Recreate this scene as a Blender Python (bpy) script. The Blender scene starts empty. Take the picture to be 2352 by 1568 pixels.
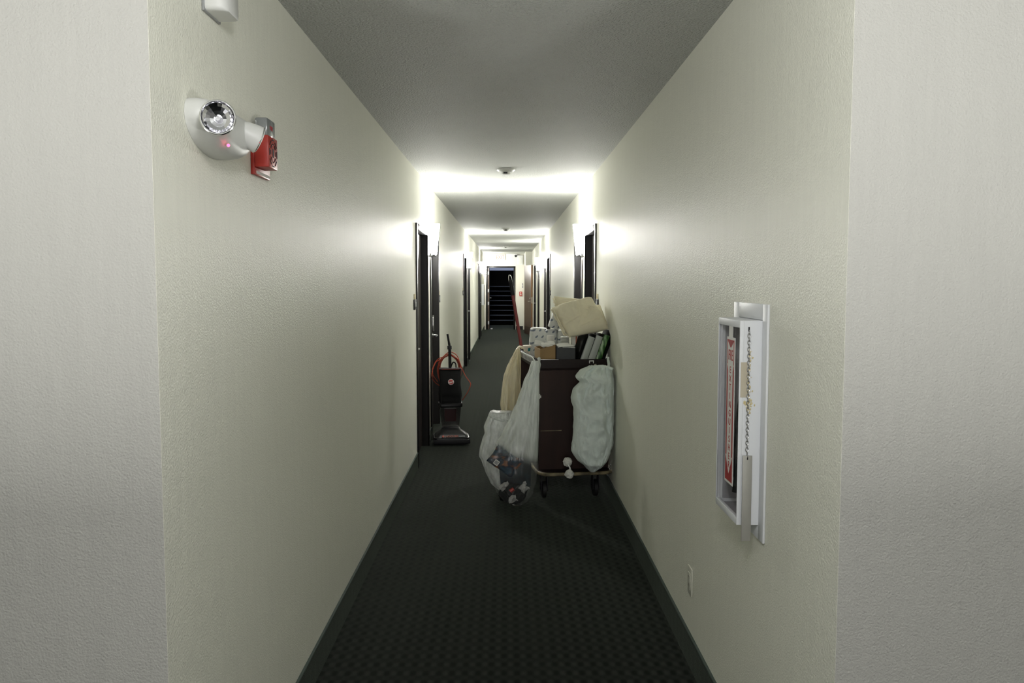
import bpy, bmesh, math, random
from mathutils import Vector, Matrix, noise
random.seed(7)
R = math.radians
PI = math.pi
SC = bpy.context.scene
COL = SC.collection

# ------------------------------------------------------------------ materials
def _nodes(name):
    m = bpy.data.materials.new(name); m.use_nodes = True
    nt = m.node_tree
    return m, nt, nt.nodes, nt.links, nt.nodes['Principled BSDF']

def lin(c):
    return tuple(((v / 255.) / 12.92 if v / 255. <= .04045 else ((v / 255. + .055) / 1.055) ** 2.4) for v in c)

def mat(name, col, rough=.5, metal=0., var=.06, vscale=30., bump=0., bscale=200., spec=.5, coat=0., sheen=0.,
        stretch=(1, 1, 1), alpha=1., trans=0., emit=None, estr=0.):
    m, nt, N, L, b = _nodes(name)
    tc = N.new('ShaderNodeTexCoord')
    mp = N.new('ShaderNodeMapping'); mp.inputs['Scale'].default_value = stretch
    L.new(tc.outputs['Object'], mp.inputs['Vector'])
    nz = N.new('ShaderNodeTexNoise'); nz.inputs['Scale'].default_value = vscale; nz.inputs['Detail'].default_value = 4
    L.new(mp.outputs['Vector'], nz.inputs['Vector'])
    mx = N.new('ShaderNodeMix'); mx.data_type = 'RGBA'
    mx.inputs[6].default_value = tuple(max(0, v * (1 - var)) for v in col) + (1,)
    mx.inputs[7].default_value = tuple(min(1, v * (1 + var)) for v in col) + (1,)
    L.new(nz.outputs['Fac'], mx.inputs[0]); L.new(mx.outputs[2], b.inputs['Base Color'])
    b.inputs['Roughness'].default_value = rough; b.inputs['Metallic'].default_value = metal
    b.inputs['Specular IOR Level'].default_value = spec
    b.inputs['Coat Weight'].default_value = coat; b.inputs['Sheen Weight'].default_value = sheen
    b.inputs['Alpha'].default_value = alpha; b.inputs['Transmission Weight'].default_value = trans
    if emit:
        b.inputs['Emission Color'].default_value = tuple(emit) + (1,); b.inputs['Emission Strength'].default_value = estr
    if bump:
        bz = N.new('ShaderNodeTexNoise'); bz.inputs['Scale'].default_value = bscale; bz.inputs['Detail'].default_value = 3
        L.new(mp.outputs['Vector'], bz.inputs['Vector'])
        bp = N.new('ShaderNodeBump'); bp.inputs['Strength'].default_value = 1; bp.inputs['Distance'].default_value = bump
        L.new(bz.outputs['Fac'], bp.inputs['Height']); L.new(bp.outputs['Normal'], b.inputs['Normal'])
    return m

def wall_paint(name, col, rough):
    """cream semi-gloss paint over an orange peel texture with faint vertical roller streaks"""
    m, nt, N, L, b = _nodes(name)
    tc = N.new('ShaderNodeTexCoord')
    n1 = N.new('ShaderNodeTexNoise'); n1.inputs['Scale'].default_value = 185; n1.inputs['Detail'].default_value = 2.5
    L.new(tc.outputs['Object'], n1.inputs['Vector'])
    mp = N.new('ShaderNodeMapping'); mp.inputs['Scale'].default_value = (55, 55, 4)
    L.new(tc.outputs['Object'], mp.inputs['Vector'])
    n2 = N.new('ShaderNodeTexNoise'); n2.inputs['Scale'].default_value = 1.; n2.inputs['Detail'].default_value = 3
    L.new(mp.outputs['Vector'], n2.inputs['Vector'])
    n3 = N.new('ShaderNodeTexNoise'); n3.inputs['Scale'].default_value = 40; n3.inputs['Detail'].default_value = 1
    L.new(tc.outputs['Object'], n3.inputs['Vector'])
    a = N.new('ShaderNodeMath'); a.operation = 'MULTIPLY_ADD'; a.inputs[1].default_value = .22
    L.new(n2.outputs['Fac'], a.inputs[0]); L.new(n1.outputs['Fac'], a.inputs[2])
    a2 = N.new('ShaderNodeMath'); a2.operation = 'MULTIPLY_ADD'; a2.inputs[1].default_value = .45
    L.new(n3.outputs['Fac'], a2.inputs[0]); L.new(a.outputs[0], a2.inputs[2])
    bp = N.new('ShaderNodeBump'); bp.inputs['Distance'].default_value = .0021; bp.inputs['Strength'].default_value = 1
    L.new(a2.outputs[0], bp.inputs['Height']); L.new(bp.outputs['Normal'], b.inputs['Normal'])
    mx = N.new('ShaderNodeMix'); mx.data_type = 'RGBA'
    mx.inputs[6].default_value = tuple(v * .955 for v in col) + (1,); mx.inputs[7].default_value = tuple(min(1, v * 1.03) for v in col) + (1,)
    L.new(n2.outputs['Fac'], mx.inputs[0]); L.new(mx.outputs[2], b.inputs['Base Color'])
    b.inputs['Roughness'].default_value = rough; b.inputs['Specular IOR Level'].default_value = .06
    return m

def ceiling_texture():
    m, nt, N, L, b = _nodes('stippled ceiling')
    tc = N.new('ShaderNodeTexCoord')
    v = N.new('ShaderNodeTexVoronoi'); v.inputs['Scale'].default_value = 120
    n1 = N.new('ShaderNodeTexNoise'); n1.inputs['Scale'].default_value = 90; n1.inputs['Detail'].default_value = 4
    L.new(tc.outputs['Object'], v.inputs['Vector']); L.new(tc.outputs['Object'], n1.inputs['Vector'])
    a = N.new('ShaderNodeMath'); a.operation = 'MULTIPLY_ADD'; a.inputs[1].default_value = -.5
    L.new(v.outputs['Distance'], a.inputs[0]); L.new(n1.outputs['Fac'], a.inputs[2])
    bp = N.new('ShaderNodeBump'); bp.inputs['Distance'].default_value = .014; bp.inputs['Strength'].default_value = 1
    L.new(a.outputs[0], bp.inputs['Height']); L.new(bp.outputs['Normal'], b.inputs['Normal'])
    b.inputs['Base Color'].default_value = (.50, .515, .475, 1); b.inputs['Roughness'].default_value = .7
    b.inputs['Specular IOR Level'].default_value = .3
    return m

def carpet(name='woven carpet', gain=.15):
    """dark loop carpet: staggered small blocks with fine coloured yarn flecks"""
    m, nt, N, L, b = _nodes(name)
    tc = N.new('ShaderNodeTexCoord')
    sp = N.new('ShaderNodeSeparateXYZ'); L.new(tc.outputs['Object'], sp.inputs[0])
    def sine(out, k):
        a = N.new('ShaderNodeMath'); a.operation = 'MULTIPLY'; a.inputs[1].default_value = k; L.new(out, a.inputs[0])
        s = N.new('ShaderNodeMath'); s.operation = 'SINE'; L.new(a.outputs[0], s.inputs[0]); return s.outputs[0]
    sx, sy = sine(sp.outputs[0], 2 * PI / .052), sine(sp.outputs[1], 2 * PI / .075)
    pr = N.new('ShaderNodeMath'); pr.operation = 'MULTIPLY'; L.new(sx, pr.inputs[0]); L.new(sy, pr.inputs[1])
    cr = N.new('ShaderNodeMapRange'); cr.inputs[1].default_value = -.5; cr.inputs[2].default_value = .5; L.new(pr.outputs[0], cr.inputs[0])
    sv = N.new('ShaderNodeMath'); sv.operation = 'MULTIPLY_ADD'; sv.inputs[1].default_value = .16; sv.inputs[2].default_value = .36
    L.new(sx, sv.inputs[0])
    ad = N.new('ShaderNodeMath'); ad.operation = 'MULTIPLY_ADD'; ad.inputs[1].default_value = .40; ad.use_clamp = True
    L.new(cr.outputs[0], ad.inputs[0]); L.new(sv.outputs[0], ad.inputs[2])
    mp = N.new('ShaderNodeMapping'); mp.inputs['Rotation'].default_value = (0, 0, .7); mp.inputs['Scale'].default_value = (700, 220, 220)
    L.new(tc.outputs['Object'], mp.inputs['Vector'])
    f = N.new('ShaderNodeTexNoise'); f.inputs['Scale'].default_value = 1.; f.inputs['Detail'].default_value = 2
    L.new(mp.outputs['Vector'], f.inputs['Vector'])
    fr = N.new('ShaderNodeMapRange'); fr.inputs[1].default_value = .35; fr.inputs[2].default_value = .75; L.new(f.outputs['Fac'], fr.inputs[0])
    mu = N.new('ShaderNodeMath'); mu.operation = 'MULTIPLY'; L.new(ad.outputs[0], mu.inputs[0]); L.new(fr.outputs[0], mu.inputs[1])
    hue = N.new('ShaderNodeTexNoise'); hue.inputs['Scale'].default_value = 45; hue.inputs['Detail'].default_value = 1
    L.new(tc.outputs['Object'], hue.inputs['Vector'])
    rp = N.new('ShaderNodeValToRGB'); e = rp.color_ramp.elements
    e[0].position = .38; e[0].color = (.085 * gain, .052 * gain, .045 * gain, 1)
    e[1].position = .5; e[1].color = (.060 * gain, .076 * gain, .052 * gain, 1)
    x = e.new(.62); x.color = (.056 * gain, .070 * gain, .058 * gain, 1)
    L.new(hue.outputs['Fac'], rp.inputs[0])
    mx = N.new('ShaderNodeMix'); mx.data_type = 'RGBA'; mx.inputs[6].default_value = (.006 * gain, .007 * gain, .0062 * gain, 1)
    L.new(rp.outputs[0], mx.inputs[7]); L.new(mu.outputs[0], mx.inputs[0]); L.new(mx.outputs[2], b.inputs['Base Color'])
    bp = N.new('ShaderNodeBump'); bp.inputs['Distance'].default_value = .002
    L.new(mu.outputs[0], bp.inputs['Height']); L.new(bp.outputs['Normal'], b.inputs['Normal'])
    b.inputs['Roughness'].default_value = .95; b.inputs['Specular IOR Level'].default_value = .10
    b.inputs['Sheen Weight'].default_value = .135; b.inputs['Sheen Roughness'].default_value = .35
    b.inputs['Sheen Tint'].default_value = (.84, 1, .80, 1)
    return m

def facing(N, L, lo, hi):
    lw = N.new('ShaderNodeLayerWeight'); lw.inputs[0].default_value = .5
    p = N.new('ShaderNodeMath'); p.operation = 'POWER'; p.inputs[1].default_value = 5; L.new(lw.outputs['Facing'], p.inputs[0])
    m = N.new('ShaderNodeMath'); m.operation = 'MULTIPLY_ADD'; m.inputs[1].default_value = hi; m.inputs[2].default_value = lo; L.new(p.outputs[0], m.inputs[0])
    return m

def film(name, col, a_low, a_high, z0, z1, streak=(60, 60, 3), tilt=0.):
    """thin polythene: see-through where it is one layer, cloudier where it is gathered"""
    m, nt, N, L, b = _nodes(name)
    out = N['Material Output']; N.remove(b)
    tc = N.new('ShaderNodeTexCoord'); mp = N.new('ShaderNodeMapping'); mp.inputs['Scale'].default_value = streak
    L.new(tc.outputs['Object'], mp.inputs['Vector'])
    nz = N.new('ShaderNodeTexNoise'); nz.inputs['Scale'].default_value = 1; nz.inputs['Detail'].default_value = 3
    L.new(mp.outputs['Vector'], nz.inputs['Vector'])
    sp = N.new('ShaderNodeSeparateXYZ'); L.new(tc.outputs['Object'], sp.inputs[0])
    mr = N.new('ShaderNodeMapRange'); mr.interpolation_type = 'SMOOTHSTEP'
    for i, v in ((1, z0), (2, z1), (3, a_low), (4, a_high)): mr.inputs[i].default_value = v
    tz = N.new('ShaderNodeMath'); tz.operation = 'MULTIPLY_ADD'; tz.inputs[1].default_value = tilt
    L.new(sp.outputs[0], tz.inputs[0]); L.new(sp.outputs[2], tz.inputs[2]); L.new(tz.outputs[0], mr.inputs[0])
    ma = N.new('ShaderNodeMath'); ma.operation = 'MULTIPLY_ADD'; ma.inputs[1].default_value = 1.5; ma.inputs[2].default_value = -.74
    L.new(nz.outputs['Fac'], ma.inputs[0])
    ms = N.new('ShaderNodeMath'); ms.operation = 'MULTIPLY'; L.new(ma.outputs[0], ms.inputs[0]); L.new(mr.outputs[0], ms.inputs[1])
    ad = N.new('ShaderNodeMath'); ad.operation = 'ADD'; ad.use_clamp = True; L.new(ms.outputs[0], ad.inputs[0]); L.new(mr.outputs[0], ad.inputs[1])
    d = N.new('ShaderNodeBsdfDiffuse'); d.inputs[0].default_value = col + (1,)
    t = N.new('ShaderNodeBsdfTranslucent'); t.inputs[0].default_value = col + (1,)
    g = N.new('ShaderNodeBsdfGlossy'); g.inputs['Roughness'].default_value = .25; g.inputs[0].default_value = (1, 1, 1, 1)
    tr = N.new('ShaderNodeBsdfTransparent')
    m1 = N.new('ShaderNodeMixShader'); m1.inputs[0].default_value = .45; L.new(d.outputs[0], m1.inputs[1]); L.new(t.outputs[0], m1.inputs[2])
    m2 = N.new('ShaderNodeMixShader'); L.new(ad.outputs[0], m2.inputs[0]); L.new(tr.outputs[0], m2.inputs[1]); L.new(m1.outputs[0], m2.inputs[2])
    fz = facing(N, L, .03, .45)
    m3 = N.new('ShaderNodeMixShader'); L.new(fz.outputs[0], m3.inputs[0]); L.new(m2.outputs[0], m3.inputs[1]); L.new(g.outputs[0], m3.inputs[2])
    bp = N.new('ShaderNodeBump'); bp.inputs['Distance'].default_value = .01; L.new(nz.outputs['Fac'], bp.inputs['Height'])
    for s in (d, t, g): L.new(bp.outputs['Normal'], s.inputs['Normal'])
    L.new(m3.outputs[0], out.inputs[0])
    return m

def clear_glass(name, tint=(1, 1, 1), refl=1.45):
    m, nt, N, L, b = _nodes(name); out = N['Material Output']; N.remove(b)
    tr = N.new('ShaderNodeBsdfTransparent'); tr.inputs[0].default_value = tint + (1,)
    g = N.new('ShaderNodeBsdfGlossy'); g.inputs['Roughness'].default_value = .06
    fz = facing(N, L, .03, .40)
    nz = N.new('ShaderNodeTexNoise'); nz.inputs['Scale'].default_value = 6
    bp = N.new('ShaderNodeBump'); bp.inputs['Distance'].default_value = .002; L.new(nz.outputs['Fac'], bp.inputs['Height']); L.new(bp.outputs['Normal'], g.inputs['Normal'])
    mx = N.new('ShaderNodeMixShader'); L.new(fz.outputs[0], mx.inputs[0]); L.new(tr.outputs[0], mx.inputs[1]); L.new(g.outputs[0], mx.inputs[2])
    L.new(mx.outputs[0], out.inputs[0])
    return m

def leaf_wrap(name):
    """white paper wrapping printed with staggered grey-blue leaves"""
    m, nt, N, L, b = _nodes(name)
    tc = N.new('ShaderNodeTexCoord')
    sp = N.new('ShaderNodeSeparateXYZ'); L.new(tc.outputs['Object'], sp.inputs[0])
    sxy = N.new('ShaderNodeMath'); sxy.operation = 'ADD'; L.new(sp.outputs[0], sxy.inputs[0]); L.new(sp.outputs[1], sxy.inputs[1])
    def M(op, a, b_=None, c=None, clamp=False):
        n = N.new('ShaderNodeMath'); n.operation = op; n.use_clamp = clamp
        for i, v in enumerate((a, b_, c)):
            if v is None: continue
            if isinstance(v, (int, float)): n.inputs[i].default_value = v
            else: L.new(v, n.inputs[i])
        return n.outputs[0]
    v = M('MULTIPLY', sp.outputs[2], 1 / .052)
    row = M('FLOOR', v)
    u = M('ADD', M('MULTIPLY', sxy.outputs[0], 1 / .047), M('MULTIPLY', row, .35))
    fu = M('SUBTRACT', M('FRACT', u), .5); fv = M('SUBTRACT', M('FRACT', v), .5)
    q = M('SUBTRACT', fu, M('MULTIPLY', fv, .7))
    d = M('ADD', M('POWER', M('MULTIPLY', q, 2.6), 2), M('POWER', M('MULTIPLY', fv, 2.5), 2))
    k = M('LESS_THAN', d, .25)
    mx = N.new('ShaderNodeMix'); mx.data_type = 'RGBA'; mx.inputs[6].default_value = (.58, .60, .58, 1); mx.inputs[7].default_value = (.15, .18, .23, 1)
    L.new(k, mx.inputs[0]); L.new(mx.outputs[2], b.inputs['Base Color']); b.inputs['Roughness'].default_value = .5
    nz = N.new('ShaderNodeTexNoise'); nz.inputs['Scale'].default_value = 40; L.new(tc.outputs['Object'], nz.inputs['Vector'])
    bp = N.new('ShaderNodeBump'); bp.inputs['Distance'].default_value = .006; L.new(nz.outputs['Fac'], bp.inputs['Height']); L.new(bp.outputs['Normal'], b.inputs['Normal'])
    return m

def two_tone(name, cols, scale, rough=.5, stretch=(1, 1, 1), lo=.42, hi=.58, bump=0.):
    m, nt, N, L, b = _nodes(name)
    tc = N.new('ShaderNodeTexCoord'); mp = N.new('ShaderNodeMapping'); mp.inputs['Scale'].default_value = stretch
    L.new(tc.outputs['Object'], mp.inputs['Vector'])
    nz = N.new('ShaderNodeTexNoise'); nz.inputs['Scale'].default_value = scale; nz.inputs['Detail'].default_value = 3
    L.new(mp.outputs['Vector'], nz.inputs['Vector'])
    rp = N.new('ShaderNodeValToRGB'); e = rp.color_ramp.elements
    e[0].position = lo; e[0].color = cols[0] + (1,); e[1].position = hi; e[1].color = cols[-1] + (1,)
    for i, c in enumerate(cols[1:-1]):
        x = e.new(lo + (hi - lo) * (i + 1) / (len(cols) - 1)); x.color = c + (1,)
    L.new(nz.outputs['Fac'], rp.inputs[0]); L.new(rp.outputs[0], b.inputs['Base Color']); b.inputs['Roughness'].default_value = rough
    if bump:
        bp = N.new('ShaderNodeBump'); bp.inputs['Distance'].default_value = bump; L.new(nz.outputs['Fac'], bp.inputs['Height']); L.new(bp.outputs['Normal'], b.inputs['Normal'])
    return m

WALL = (.87, .872, .765)
M_ = dict(
    wall=wall_paint('cream wall paint', WALL, .43),
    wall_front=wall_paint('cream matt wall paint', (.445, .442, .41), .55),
    wall_end=wall_paint('warm white wall paint', (.80, .78, .71), .5),
    bracket=mat('dark lamp metal', (.10, .10, .10), .5, .6),
    ceiling=ceiling_texture(),
    carpet=carpet(), carpet_base=carpet('carpet skirting', .09),
    binding=mat('binding yarn', (.060, .085, .072), .8),
    rubber=mat('black rubber', (.007, .007, .007), .6),
    frame=mat('dark bronze door paint', (.010, .009, .008), .3, vscale=8, spec=.35),
    leaf=two_tone('espresso door veneer', ((.009, .006, .005), (.014, .010, .008)), 6, .45, (14, 14, .6)),
    walnut=two_tone('walnut veneer', ((.085, .050, .035), (.14, .088, .062)), 5, .35, (30, 30, .7)),
    walnut_edge=two_tone('oak edge banding', ((.20, .105, .045), (.27, .15, .07)), 5, .4, (20, 20, 1)),
    kick=mat('brown kick plate', (.045, .022, .016), .4),
    steel=mat('brushed steel', (.55, .55, .54), .28, 1., bump=.0003, bscale=300, stretch=(1, 1, .1)),
    chrome=mat('chrome', (.8, .8, .8), .12, 1.),
    mirror=mat('silvered reflector', (.72, .72, .76), .09, 1., var=.12, vscale=60),
    hinge=mat('white painted hinge', (.75, .75, .76), .35),
    white=mat('white enamel', (.76, .78, .80), .45, var=.02),
    white_plastic=mat('white plastic', (.72, .73, .70), .4, var=.03),
    ivory=mat('ivory plastic', (.70, .70, .60), .4, var=.03),
    grey_in=mat('grey cabinet lining', (.40, .40, .42), .5),
    red=mat('red enamel', (.40, .030, .020), .35, var=.08),
    red_ink=mat('red ink', (.36, .018, .022), .5, var=.05),
    paper=mat('white paper', (.78, .78, .74), .7, var=.04),
    strobe=mat('clear strobe lens', (.30, .32, .32), .15, trans=.35, var=.15, vscale=90),
    dark=mat('dark grey plastic', (.020, .020, .022), .5, spec=.3),
    grey=mat('grey plastic', (.30, .31, .31), .45),
    black=mat('black plastic', (.005, .005, .0055), .36, spec=.22),
    black_cloth=mat('black bag cloth', (.004, .0046, .0044), .8, bump=.002, bscale=90, spec=.25),
    smoke=mat('smoked clear plastic', (.03, .026, .026), .15, alpha=.6, var=.2, spec=.3),
    filter_red=mat('dark red filter', (.13, .008, .012), .5),
    orange=mat('orange rubber cord', (.30, .036, .012), .5),
    tape=mat('brown masking tape', (.52, .47, .36), .6),
    glue=two_tone('dried yellow glue', ((.55, .46, .22), (.70, .62, .40)), 160, .5, bump=.002),
    tin=mat('grey metal bar', (.36, .355, .32), .5, .3, bump=.0004, bscale=120),
    glass=clear_glass('cabinet glass'),
    cart=two_tone('dark brown laminate', ((.021, .0085, .006), (.030, .0125, .0085)), 4, .75, (3, 3, .6)),
    cart_dark=mat('dark brown plastic', (.013, .0065, .0055), .55, spec=.3),
    bumper=two_tone('worn yellow bumper', ((.10, .085, .05), (.30, .25, .14)), 14, .55, lo=.35, hi=.6),
    laundry=mat('pale blue cotton', (.74, .82, .775), .9, bump=.002, bscale=160, sheen=.1),
    linen=mat('cream cotton sheet', (.80, .745, .56), .9, var=.04, vscale=12, bump=.0015, bscale=220, sheen=.1),
    cream_bag=film('cream polythene', (.80, .745, .57), .80, .95, .0, .4, (34, 34, 1.5)),
    clear_bag=film('clear polythene', (.84, .88, .85), .07, .80, .345, .44, (24, 24, 1.8), .45),
    cloudy_bag=film('cloudy polythene', (.80, .83, .81), .52, .72, .1, .5, (30, 30, 14)),
    leafwrap=leaf_wrap('leaf printed wrapper'),
    cardboard=two_tone('brown cardboard', ((.30, .195, .085), (.33, .215, .095)), 5, .8, (1, 1, 1)),
    greybox=mat('grey card box', (.055, .058, .062), .7),
    spine=mat('pale grey binder spine', (.42, .455, .42), .45, var=.04),
    binder=mat('black binder cover', (.004, .005, .004), .8, spec=.12),
    grass=two_tone('grass picture spine', ((.40, .47, .38), (.22, .40, .16), (.02, .09, .015)), 42, .4, (1, 1, .25), .36, .60),
    teal=mat('teal print', (.01, .22, .24), .5),
    orange_ink=mat('orange print', (.50, .13, .05), .5),
    cup=mat('frosted cup plastic', (.55, .57, .52), .35),
    tubplastic=mat('milky tub plastic', (.70, .63, .52), .4),
    mop_red=mat('red painted handle', (.17, .007, .008), .3, coat=.3),
    mop_white=mat('white mop fleece', (.72, .72, .66), .95, bump=.006, bscale=110),
    pack_blue=two_tone('printed snack wrapper', ((.20, .065, .015), (.004, .012, .036), (.003, .008, .026), (.010, .055, .095), (.004, .012, .036), (.012, .075, .12)), 13, .3, (1, 1, 1.6), .36, .68),
    litter=mat('dull paper', (.42, .42, .40), .75, var=.15),  # greyer and more mottled than the plain white paper
    pack_dark=two_tone('dark printed card', ((.004, .007, .012), (.010, .022, .032)), 20, .5),
    barcode=two_tone('label bars', ((.10, .10, .11), (.55, .55, .56)), 1, .5, (600, 2, 2), .45, .55),
    bottle=mat('blue exit sign plastic', (.03, .05, .16), .4),
    navy=mat('navy plastic', (.02, .028, .08), .4),
    stair=carpet('black stair carpet', .12),
    nosing=mat('stair nosing lit blue', (.11, .14, .21), .45),  # bluish daylight caught on the step edges is put into this colour
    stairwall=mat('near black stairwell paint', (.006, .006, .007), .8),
    stairwhite=mat('white stairwell paint', (.75, .76, .80), .7),
    exit_face=mat('lit exit sign face', (.55, .53, .50), .6, emit=(1, .93, .88), estr=.32),
    exit_letter=mat('lit exit sign letters', (.60, .12, .08), .6, emit=(1, .30, .18), estr=.42),
    shade=mat('glowing opal glass', (.9, .9, .88), .3, emit=(1., .985, .94), estr=135.),
    led=mat('red indicator', (.8, .05, .1), .3, emit=(1, .06, .16), estr=5.),
    bulb=mat('small bulb glass', (.9, .9, .9), .1, trans=.6),
)

# ------------------------------------------------------------------ mesh building
class MB:
    def __init__(s): s.bm = bmesh.new(); s.mi = 0
    def _add(s, t, M=None):
        if M is not None: t.transform(M)
        for f in t.faces: f.material_index = s.mi
        me = bpy.data.meshes.new('t'); t.to_mesh(me); t.free(); s.bm.from_mesh(me); bpy.data.meshes.remove(me)
        return s
    def box(s, x0, x1, y0, y1, z0, z1, bev=0., M=None, seg=2):
        t = bmesh.new(); bmesh.ops.create_cube(t, size=1)
        for v in t.verts:
            v.co = Vector(((x0 + x1) / 2 + v.co.x * (x1 - x0), (y0 + y1) / 2 + v.co.y * (y1 - y0), (z0 + z1) / 2 + v.co.z * (z1 - z0)))
        if bev: bmesh.ops.bevel(t, geom=t.edges[:], offset=bev, segments=seg, profile=.5, affect='EDGES')
        return s._add(t, M)
    def loft(s, rings, cap=True, closed=True, M=None):
        t = bmesh.new(); vs = [[t.verts.new(p) for p in r] for r in rings]; n = len(rings[0])
        for a, b in zip(vs, vs[1:]):
            for i in range(n if closed else n - 1):
                j = (i + 1) % n
                t.faces.new((a[i], a[j], b[j], b[i]))
        if cap:
            t.faces.new(list(reversed(vs[0]))); t.faces.new(vs[-1])
        bmesh.ops.recalc_face_normals(t, faces=t.faces[:])
        return s._add(t, M)
    def tube(s, path, r, n=10, cap=True, M=None, flat=1.):
        P = [Vector(p) for p in path]; rs = r if isinstance(r, (list, tuple)) else [r] * len(P)
        rings = []; up = None
        for i, p in enumerate(P):
            d = (P[min(i + 1, len(P) - 1)] - P[max(i - 1, 0)]).normalized()
            if up is None:
                up = Vector((0, 0, 1)) if abs(d.z) < .9 else Vector((0, 1, 0))
            a = (up - d * up.dot(d)).normalized(); up = a; b = d.cross(a)
            rings.append([p + (a * math.cos(q) + b * math.sin(q) * flat) * rs[i] for q in (2 * PI * k / n for k in range(n))])
        return s.loft(rings, cap, True, M)
    def lathe(s, prof, n=32, M=None, cap=True):
        rings = [[Vector((max(r, 1e-5) * math.cos(2 * PI * k / n), max(r, 1e-5) * math.sin(2 * PI * k / n), z)) for k in range(n)] for r, z in prof]
        return s.loft(rings, cap, True, M)
    def prism(s, poly, h, M=None, bev=0.):
        t = bmesh.new(); f = t.faces.new([t.verts.new((x, y, 0)) for x, y in poly])
        e = bmesh.ops.extrude_face_region(t, geom=[f]); bmesh.ops.translate(t, verts=[v for v in e['geom'] if isinstance(v, bmesh.types.BMVert)], vec=(0, 0, h))
        bmesh.ops.recalc_face_normals(t, faces=t.faces[:])
        if bev: bmesh.ops.bevel(t, geom=t.edges[:], offset=bev, segments=2, profile=.5, affect='EDGES')
        return s._add(t, M)
    def ball(s, c, r, n=3, sc=(1, 1, 1), M=None):
        t = bmesh.new(); bmesh.ops.create_icosphere(t, subdivisions=n, radius=r)
        for v in t.verts: v.co = Vector(c) + Vector((v.co.x * sc[0], v.co.y * sc[1], v.co.z * sc[2]))
        return s._add(t, M)
    def torus(s, R_, r, M=None, n=12, k=6):
        t = bmesh.new(); vs = [[t.verts.new(((R_ + r * math.cos(2 * PI * j / k)) * math.cos(2 * PI * i / n), (R_ + r * math.cos(2 * PI * j / k)) * math.sin(2 * PI * i / n), r * math.sin(2 * PI * j / k))) for j in range(k)] for i in range(n)]
        for i in range(n):
            for j in range(k): t.faces.new((vs[i][j], vs[(i + 1) % n][j], vs[(i + 1) % n][(j + 1) % k], vs[i][(j + 1) % k]))
        return s._add(t, M)
    def text(s, body, size, M=None, depth=.0006, align='CENTER', sx=1., shear=0.):
        cu = bpy.data.curves.new('f', 'FONT'); cu.body = body; cu.size = size; cu.extrude = depth; cu.align_x = align; cu.align_y = 'CENTER'; cu.shear = shear
        o = bpy.data.objects.new('f', cu); COL.objects.link(o)
        me = bpy.data.meshes.new_from_object(o.evaluated_get(bpy.context.evaluated_depsgraph_get()))
        t = bmesh.new(); t.from_mesh(me); bpy.data.objects.remove(o); bpy.data.curves.remove(cu); bpy.data.meshes.remove(me)
        t.transform(Matrix.Diagonal((sx, 1, 1, 1)))
        return s._add(t, M)
    def crumple(s, amp, sc, seed=0.):
        for v in s.bm.verts:
            p = v.co * sc + Vector((seed, seed * .7, -seed))
            v.co += Vector((noise.noise(p), noise.noise(p + Vector((31, 0, 0))), noise.noise(p + Vector((0, 57, 0))))) * amp
        return s

WL = {}
def wloc(o): return WL.get(o.name, Vector((0, 0, 0)))

def obj(name, mb, mats, parent=None, smooth=35, local=False):
    """one mesh object; a part's coordinates are given in the world unless local is set"""
    mats = mats if isinstance(mats, (list, tuple)) else [mats]
    bm = mb.bm
    if parent is None:
        xs = [v.co for v in bm.verts]
        c = Vector(((min(v.x for v in xs) + max(v.x for v in xs)) / 2, (min(v.y for v in xs) + max(v.y for v in xs)) / 2, min(v.z for v in xs)))
        bmesh.ops.translate(bm, verts=bm.verts[:], vec=-c)
    elif not local:
        bmesh.ops.translate(bm, verts=bm.verts[:], vec=-wloc(parent)); c = Vector((0, 0, 0))
    else: c = Vector((0, 0, 0))
    me = bpy.data.meshes.new(name); bm.to_mesh(me); bm.free()
    for m in mats: me.materials.append(M_[m])
    if smooth:
        me.polygons.foreach_set('use_smooth', [True] * len(me.polygons)); me.set_sharp_from_angle(angle=R(smooth))
    o = bpy.data.objects.new(name, me); COL.objects.link(o)
    if parent is not None:
        o.parent = parent; WL[o.name] = wloc(parent)
    else:
        o.location = c; WL[o.name] = c.copy()
    return o

def tag(o, label, cat, group=None, kind=None):
    o['label'] = label; o['category'] = cat
    if group: o['group'] = group
    if kind: o['kind'] = kind
    return o

def thing(name, label, cat, loc=(0, 0, 0), rz=0., group=None, kind=None):
    o = bpy.data.objects.new(name, None); COL.objects.link(o); o.location = loc; o.rotation_euler = (0, 0, rz); o.empty_display_size = .1
    WL[o.name] = Vector(loc)
    return tag(o, label, cat, group, kind)

def struct(name, mb, mats, label, cat, smooth=0):
    return tag(obj(name, mb, mats, None, smooth), label, cat, None, 'structure')

def dup(root, loc, rz, label):
    r = root.copy(); COL.objects.link(r); r.location = loc; r.rotation_euler = (0, 0, rz); r['label'] = label
    for ch in list(root.children):
        c = ch.copy(); COL.objects.link(c); c.parent = r
        for g in list(ch.children):
            d = g.copy(); COL.objects.link(d); d.parent = c
    return r

def basis(o, x, y, z):
    m = Matrix.Identity(4)
    for i, a in enumerate((x, y, z)):
        a = Vector(a)
        for j in range(3): m[j][i] = a[j]
    return Matrix.Translation(Vector(o)) @ m

def smoothpath(pts, n=8):
    P = [Vector(p) for p in pts]; out = []
    for i in range(len(P) - 1):
        p0, p1, p2, p3 = P[max(i - 1, 0)], P[i], P[i + 1], P[min(i + 2, len(P) - 1)]
        for k in range(n):
            t = k / n
            out.append(.5 * ((2 * p1) + (p2 - p0) * t + (2 * p0 - 5 * p1 + 4 * p2 - p3) * t * t + (3 * p1 - p0 - 3 * p2 + p3) * t ** 3))
    out.append(P[-1]); return out

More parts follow.
